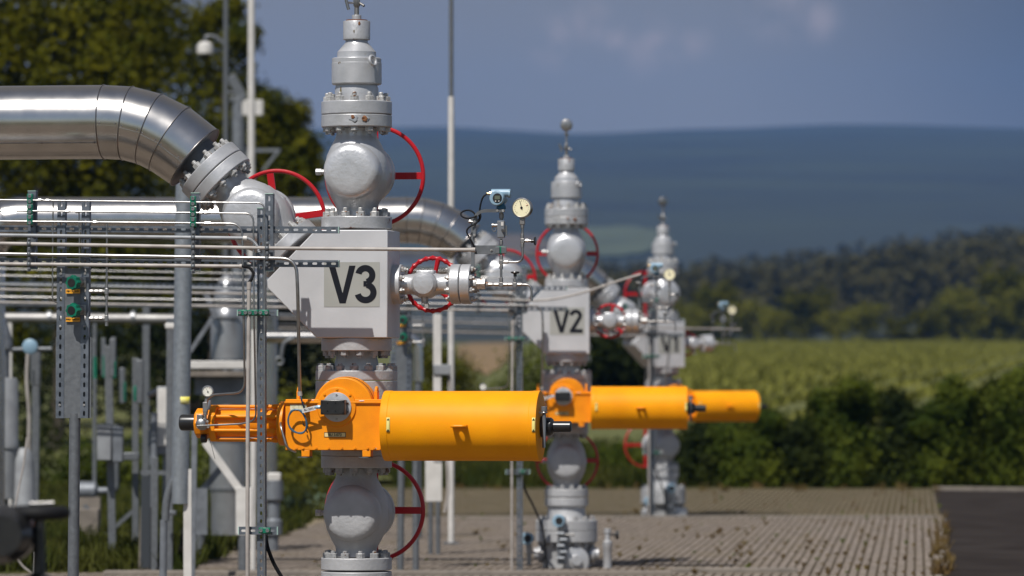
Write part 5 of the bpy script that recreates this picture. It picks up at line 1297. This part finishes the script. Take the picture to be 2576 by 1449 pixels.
# silencer vessel with its stand
vessel_m = material('dull_aluminium', (.38, .385, .39), .36, .7, (.31, .315, .32), 4, rvar=.06)
pipe_m = material('weathered_aluminium', (.36, .35, .335), .5, .7, (.28, .27, .26), 4)
Y = 25.0
t = thing('silencer_vessel', 'blurred silver vessel with domed top and platform behind the tilted valve', 'vessel', W_(570, 1340, Y), None, False)
cx_ = W_(572, 1000, Y).x
def vl(rows, mat, nm): return part(t, nm, MB().lathe(Matrix.Translation((cx_, D_(Y), 0)), [(px(r, Y), W_(572, y, Y).z) for r, y in rows], 40), mat)
vl([(42, 905), (42, 800), (38, 780), (30, 772)], vessel_m, 'neck')
vl([(31, 775), (33, 760), (34, 745), (26, 715), (14, 695), (6, 690)], vessel_m, 'dome')
vl([(44, 1230), (44, 985)], vessel_m, 'barrel'); vl([(41, 1345), (41, 1255), (43, 1232)], vessel_m, 'lower_barrel')
for y in (800, 905, 985, 1110, 1230): vl([(45.5, y + 3), (45.5, y - 3)], galv, 'band')
for k, (y, h) in enumerate(((918, 20), (941, 14))): part(t, 'platform_beam', MB().box((cx_ - px(18, Y), D_(Y) - .35, W_(0, y, Y).z), (px(150, Y), .2, px(h, Y))), white if k == 0 else concrete, bevel=.01)
part(t, 'dark_skirt', MB().box((cx_ - px(15, Y), D_(Y), W_(0, 970, Y).z), (px(128, Y), .5, px(46, Y))), grey_metal)
for a, b in (((534, 800), (478, 885)), ((600, 790), (632, 840)), ((516, 735), (545, 800))): part(t, 'brace', MB().bar(W_(*a, Y - .12), W_(*b, Y - .12), .07, .05), grey_metal)
t = thing('stand_leg', 'white diagonal strut meeting an upright white plate leg by the vessel', 'support', W_(610, 1345, 22), 'legs of the vessel stand', False)
part(t, 'strut', MB().bar(W_(516, 1112, 22), W_(606, 1236, 22), px(19, 22), .08, (0, 1, 0)), white, bevel=.004)
p0, p1 = W_(594, 1226, 22), W_(636, 1345, 22); part(t, 'plate', MB().box(((p0.x + p1.x) / 2, D_(22), (p0.z + p1.z) / 2), (p1.x - p0.x, .12, p0.z - p1.z)), white, bevel=.004)
part(t, 'foot', MB().cyl((W_(614, 0, 22).x, D_(22), 0), (W_(614, 0, 22).x, D_(22), p1.z), .06), galv)
t = thing('stand_leg', 'grey shaded plate leg with diagonal strut left of the vessel', 'support', W_(505, 1345, 23.5), 'legs of the vessel stand', False)
part(t, 'strut', MB().bar(W_(562, 1170, 23.5), W_(510, 1232, 23.5), px(16, 23.5), .08, (0, 1, 0)), grey_metal)
p0, p1 = W_(486, 1228, 23.5), W_(522, 1345, 23.5); part(t, 'plate', MB().box(((p0.x + p1.x) / 2, D_(23.5), (p0.z + p1.z) / 2), (p1.x - p0.x, .12, p0.z - p1.z)), grey_metal)
part(t, 'foot', MB().cyl((W_(504, 0, 23.5).x, D_(23.5), 0), (W_(504, 0, 23.5).x, D_(23.5), p1.z), .06), galv)

t = thing('header_pipe', 'blurred silver header pipe running level below the racks from the picture edge', 'pipe', W_(200, 801, 27), None, False)
part(t, 'pipe', MB().cyl(W_(-60, 799, 27), W_(446, 803, 27), px(13, 27), seg=32), pipe_m)
for x in (20, 238, 425): part(t, 'support_leg', MB().bar((W_(x, 900, 27).x, D_(27), 0), W_(x, 806, 27), px(20 if x == 20 else 9, 27), .08, (0, 1, 0)), white if x == 20 else galv)
for x in (120, 330): part(t, 'flange', MB().cyl(W_(x, 800, 27), W_(x + 9, 800, 27), px(19, 27), seg=28), vessel_m)
# horizontal branch pipe and hanging hook
t = thing('branch_pipe', 'blurred silver branch pipe crossing behind the sign block of V3', 'pipe', W_(790, 848, 27), None, False)
part(t, 'cladding', MB().cyl(W_(655, 848, 27), W_(1010, 848, 27), px(15, 27), seg=36), clad)
part(t, 'elbow', MB().tube(bend([W_(1000, 848, 27), W_(1050, 850, 27), W_(1052, 960, 27)], .2), px(13, 27), 20), clad)
part(t, 'support_leg', MB().cyl(W_(1052, 950, 27), (W_(1052, 950, 27).x, D_(27), 0), .05), galv)
t = thing('hook_pipe', 'small bent vent pipe with round flange hanging under the branch pipe', 'pipe', W_(703, 905, 26.6), None, False)
part(t, 'pipe', MB().tube(bend([W_(738, 850, 26.6), W_(712, 862, 26.6), W_(708, 895, 26.6)], .1), px(5, 26.6), 12), galv)
part(t, 'ring', MB().torus(AX(W_(703, 908, 26.6), NF), px(9, 26.6), px(3.5, 26.6), 28, 8), galv)
t = thing('motor_unit', 'dark grey upright drive unit with white cap standing behind the conduit post', 'drive unit', W_(690, 1330, 25), None, False)
part(t, 'cap', MB().box(tuple(W_(690, 1200, 25)), (px(34, 25), .18, px(22, 25))), white, bevel=.02)
part(t, 'body', MB().lathe(Matrix.Translation(W_(688, 1345, 25)), [(.11, 0), (.11, .18), (.08, .2), (.08, .42), (.12, .44), (.12, .68)], 20), grey_metal, bevel=.005)
part(t, 'foot', MB().cyl((W_(688, 0, 25).x, D_(25), 0), (W_(688, 0, 25).x, D_(25), W_(688, 1340, 25).z), .07), grey_metal)

# white plate post right of V3
Y = 24.5
t = thing('plate_post', 'white plate on a grey post under the orange can of V3', 'post', W_(1090, 1290, Y), None, False)
p0, p1 = W_(1070, 1150, Y), W_(1112, 1262, Y); part(t, 'plate', MB().box(((p0.x + p1.x) / 2, D_(Y), (p0.z + p1.z) / 2), (p1.x - p0.x, .06, p0.z - p1.z)), white, bevel=.006)
for x in (1083, 1102): part(t, 'leg', MB().cyl((W_(x, 1000, Y).x, D_(Y), 0), (W_(x, 1000, Y).x, D_(Y), p1.z), .03), galv)
part(t, 'upright', MB().bar(W_(1100, 1160, Y), W_(1100, 790, Y), px(20, Y), .09, (0, 1, 0)), white, bevel=.004)
part(t, 'junction_box', MB().box(tuple(W_(1112, 930, Y)), (px(44, Y), .14, px(26, Y))), box_grey, bevel=.01)
part(t, 'cable', MB().tube(bend([W_(1130, 940, Y), W_(1136, 1020, Y), W_(1122, 1100, Y), W_(1128, 1240, Y), W_(1118, 1290, Y)], .2), .02, 8), beige)

# left-hand plant: cylinder, posts, boxes
t = thing('filter_cylinder', 'fat grey cylinder cut by the picture edge beside the rack', 'vessel', W_(8, 1255, 24), None, False)
m = Matrix.Translation((W_(5, 1000, 24).x, D_(24), 0)); q_ = lambda y: W_(5, y, 24).z
part(t, 'barrel', MB().lathe(m, [(.18, q_(1255)), (.19, q_(1130)), (.205, q_(1128)), (.205, q_(1110)), (.20, q_(1108)), (.20, q_(960)), (.17, q_(950))], 36), box_grey, bevel=.004)
part(t, 'neck', MB().lathe(m, [(.09, q_(955)), (.09, q_(880)), (.13, q_(878)), (.13, q_(860)), (.05, q_(800))], 24), grey_metal)
part(t, 'leg', MB().cyl((m.translation.x, D_(24), 0), (m.translation.x, D_(24), q_(1250)), .08), grey_metal)
def simple_post(label, x0, y0, x1, wpx, Y, extras=()):
    b0 = W_(x1, 1300, Y); t = thing('steel_post', label, 'post', (b0.x, D_(Y), 0), 'slim steel posts', False)
    a = W_(x0, y0, Y); part(t, 'shaft', MB().bar((b0.x, D_(Y), 0), a, px(wpx, Y), px(wpx, Y) * .7, (0, 1, 0)), galv, bevel=.004)
    for nm, x, y, wx, hy, mat in extras: part(t, nm, MB().box(tuple(W_(x, y, Y - .1)), (px(wx, Y), .14, px(hy, Y))), mat, bevel=.012)
    return t
simple_post('leaning steel post with grey junction box behind the valve panel post', 272, 870, 284, 19, 23, (('junction_box', 263, 1112, 36, 92, box_grey), ('socket_unit', 297, 1118, 26, 88, grey_metal), ('green_clamp', 289, 930, 8, 44, green), ('channel', 284, 900, 15, 96, galv)))
simple_post('slim steel post with green clamp carrying a cross beam', 341, 900, 341, 16, 24, (('green_clamp', 341, 990, 8, 40, green), ('channel', 352, 960, 18, 110, galv), ('cross_beam', 330, 1148, 42, 20, galv)))
simple_post('slim steel post near the grey cylinder with green clamp', 92, 880, 86, 19, 25, (('green_clamp', 86, 948, 8, 40, green), ('channel', 90, 925, 24, 90, galv)))
simple_post('thin steel upright behind the cabinet reaching the second pipe', 368, 770, 366, 17, 27, (('green_clamp', 313, 985, 8, 50, green), ('channel', 308, 970, 13, 90, galv)))
simple_post('thin steel upright left of the galvanised column', 429, 800, 425, 18, 22, (('bracket', 430, 820, 28, 14, white), ('clip', 425, 1290, 36, 12, galv)))
t = thing('cable_drop', 'trio of short channel ends with green clamps hanging behind the valve panel', 'clamp row', W_(262, 945, 26), None, False)
for x, y0, y1 in ((236, 855, 948), (260, 850, 945), (286, 848, 945)):
    o = part(t, 'channel', MB().bar(W_(x, y0, 26), W_(x, y1, 26), px(11, 26), .05, (0, 1, 0)), galv, bevel=.004); part(t, 'green_clamp', MB().bar(W_(x + 3, y1 - 50, 25.9), W_(x + 3, y1 + 4, 25.9), px(8, 26), .05, (0, 1, 0)), green, parent=o)
t = thing('control_cabinet', 'grey control cabinet on legs between the slim posts and the galvanised column', 'cabinet', W_(411, 1180, 23), None, False)
part(t, 'body', MB().box(tuple(W_(411, 1058, 23)), (px(30, 23), .22, px(172, 23))), box_grey, bevel=.012)
part(t, 'door', MB().box((W_(411, 1050, 23).x, D_(23) - .115, W_(411, 1050, 23).z), (px(25, 23), .02, px(145, 23))), white, bevel=.006)
part(t, 'leg', MB().bar((W_(416, 0, 23).x, D_(23), 0), W_(416, 1145, 23), .06, .05, (0, 1, 0)), grey_metal)
t = thing('valve_drive', 'small dark actuator with handle beside the cabinet', 'drive unit', W_(385, 1180, 23.4), None, False)
part(t, 'body', MB().lathe(Matrix.Translation(W_(387, 1170, 23.4)), [(.05, 0), (.05, .2), (.07, .22), (.07, .4), (.04, .42), (.04, .62)], 18), grey_metal)
part(t, 'handle', MB().cyl(W_(372, 995, 23.4), W_(395, 985, 23.4), .04), steel_dark); part(t, 'support', MB().cyl((W_(387, 0, 23.4).x, D_(23.4), 0), W_(387, 1172, 23.4), .04), galv)
post('steel_post', 'wide grey flat post with dark foot before the cabinet', 371, 1275, 366, 1431, 34, 22.6, concrete, shape='flat', base=0.0, group='slim steel posts')
post('steel_post', 'thin galvanised post next to the wide flat post', 390, 1150, 388, 1431, 16, 22.4, galv, shape='flat', base=0.0, group='slim steel posts')
t = thing('pressure_transmitter', 'blurred pale blue transmitter on the post near the grey cylinder', 'transmitter', W_(78, 900, 24.5), None, False)
part(t, 'housing', MB().lathe(AX(W_(78, 872, 24.6), NF), [(.08, 0), (.085, .1), (.095, .1), (.095, .15), (.08, .16)], 28), blue, bevel=.003)
part(t, 'arms', MB().cyl(W_(18, 880, 24.6), W_(130, 878, 24.6), .03), galv); part(t, 'cable', MB().tube(bend([W_(70, 890, 24.5), W_(66, 960, 24.5), W_(74, 1040, 24.5), W_(72, 1120, 24.5), W_(80, 1250, 24.5)], .2), .022, 8), beige)
t = thing('instrument_column', 'pale bottle shaped instrument column below the grey cylinder neck', 'instrument', W_(60, 1330, 24), None, False)
part(t, 'body', MB().lathe(Matrix.Translation(W_(59, 1335, 24)), [(.14, 0), (.14, .1), (.10, .16), (.145, .22), (.145, .34), (.135, .36), (.125, .82), (.09, .96), (.05, 1.0)], 28), box_grey, bevel=.004)
for x, y, s in ((218, 1340, 1.0), (60, 1390, .9)):
    p = W_(x, y, 26); single('concrete_block', 'pale concrete block foot in the grass %s' % ('right of the panel post' if x > 100 else 'at the picture corner'), 'block', MB().box((p.x, D_(26), .22), (.32 * s, .3, .48)), concrete, 'concrete block feet', False, bevel=.012)
for i, (a, b) in enumerate((((212, 1270), (238, 1300)), ((268, 1345), (335, 1285)))):
    p, q = W_(*a, 26), W_(*b, 26); single('brace_rod', 'diagonal galvanised brace %s' % ('above the pale concrete block' if i == 0 else 'at the foot of the slim post'), 'brace', MB().bar(p, q, .05, .05), galv, 'diagonal braces of the posts', False)
post('dark_pipe', 'dark upright pipe standing between the cabinet and the slim post', 388, 1040, 387, 1210, 17, 22.9, grey_metal, cat='pipe', base=0.0)
t = thing('bracket_plate', 'dark flat plate with a galvanised cross bar in front of the cabinet legs', 'bracket', (W_(367, 1290, 22.5).x, D_(22.5), 0), None, False)
part(t, 'plate', MB().bar((W_(367, 0, 22.5).x, D_(22.5), .02), W_(367, 1197, 22.5), px(24, 22.5), .03, (0, 1, 0)), material('dark_steel', (.045, .052, .06), .5, .3))
part(t, 'cross_bar', MB().bar(W_(354, 1188, 22.4), W_(432, 1190, 22.4), px(10, 22.4), .05), galv)
single('black_hose', 'black hose lying on the ground at the foot of the galvanised column', 'hose', MB().tube(bend([G(398, 1432, .03), G(425, 1424, .03), G(448, 1408, .03), W_(458, 1370, 22.0), W_(462, 1330, 22.0)], .3), .028, 10), rubber, None, False)
t = thing('pump_unit', 'dark low pump unit with round motor behind the panel post', 'pump', (W_(225, 1250, 27).x, D_(27), 0), None, False)
c = W_(225, 1235, 27); part(t, 'motor', MB().lathe(AX(c - Vector((.22, 0, 0)), (1, 0, 0)), [(.10, 0), (.13, .02), (.13, .30), (.10, .32), (.05, .34), (.05, .46)], 24), grey_metal, bevel=.004)
part(t, 'stand', MB().bar((c.x, c.y, 0), (c.x, c.y, c.z - .08), .30, .2), concrete)
part(t, 'riser', MB().tube(bend([c + Vector((.2, 0, 0)), c + Vector((.36, 0, 0)), c + Vector((.36, 0, .9))], .1), .045, 14), galv)
# dark handwheel close to the camera
Y = 8.6
t = thing('gate_valve', 'blurred black handwheel on a stem close to the camera at the picture edge', 'valve', (W_(100, 1290, Y).x, D_(Y), 0), None, False)
c = W_(98, 1290, Y); o = part(t, 'handwheel', MB().torus(Matrix.Translation(c), px(62, Y) , px(17, Y), 48, 12), rubber)
for k in range(3): part(t, 'spoke', MB().cyl(c, c + Vector((math.cos(k * 2.1), math.sin(k * 2.1), 0)) * px(58, Y), .012), rubber, parent=o)
part(t, 'stem', MB().lathe(Matrix.Translation((c.x, D_(Y), 0)), [(.06, 0), (.06, c.z - .5), (.09, c.z - .48), (.09, c.z - .3), (.03, c.z - .26), (.022, c.z + .03)], 20), black)
part(t, 'body', MB().lathe(AX(W_(14, 1345, Y), NF), [(px(58, Y), -.2), (px(72, Y), -.15), (px(72, Y), .12), (px(50, Y), .2)], 28), black)
part(t, 'lever', MB().cyl(W_(75, 1267, Y), W_(136, 1265, Y), .008), steel)
t = thing('loose_cable', 'thin pale cable hanging in a curve below the black handwheel', 'cable', W_(50, 1440, 20), None, False)
part(t, 'cable', MB().tube(bend([W_(68, 1100, 20), W_(60, 1170, 20), W_(40, 1260, 20), W_(28, 1360, 20), W_(50, 1420, 20), W_(85, 1445, 20)], .3), .009, 8), beige)
post('steel_post', 'short pale post stub at the bottom corner of the picture', 93, 1388, 91, 1460, 13, 20, white, base=0.0, group='slim steel posts')
clean()

# ================================================================ air
hb = MB().box((0, 4400, 298), (13600, 11200, 600)).mesh('haze')
hm = bpy.data.materials.new('haze'); hm.use_nodes = True; hn = hm.node_tree; hn.nodes.clear()
ho = hn.nodes.new('ShaderNodeOutputMaterial'); pv = hn.nodes.new('ShaderNodeVolumePrincipled')
pv.inputs['Color'].default_value = (.17, .43, 1.0, 1); pv.inputs['Density'].default_value = 1.6e-4 / DS; pv.inputs['Anisotropy'].default_value = 0.0
hn.links.new(pv.outputs[0], ho.inputs['Volume']); hb.materials.append(hm)
h = bpy.data.objects.new('haze', hb); COL.objects.link(h); h['kind'] = 'stuff'; h['label'] = 'blue grey haze lying over the whole valley'; h['category'] = 'haze'
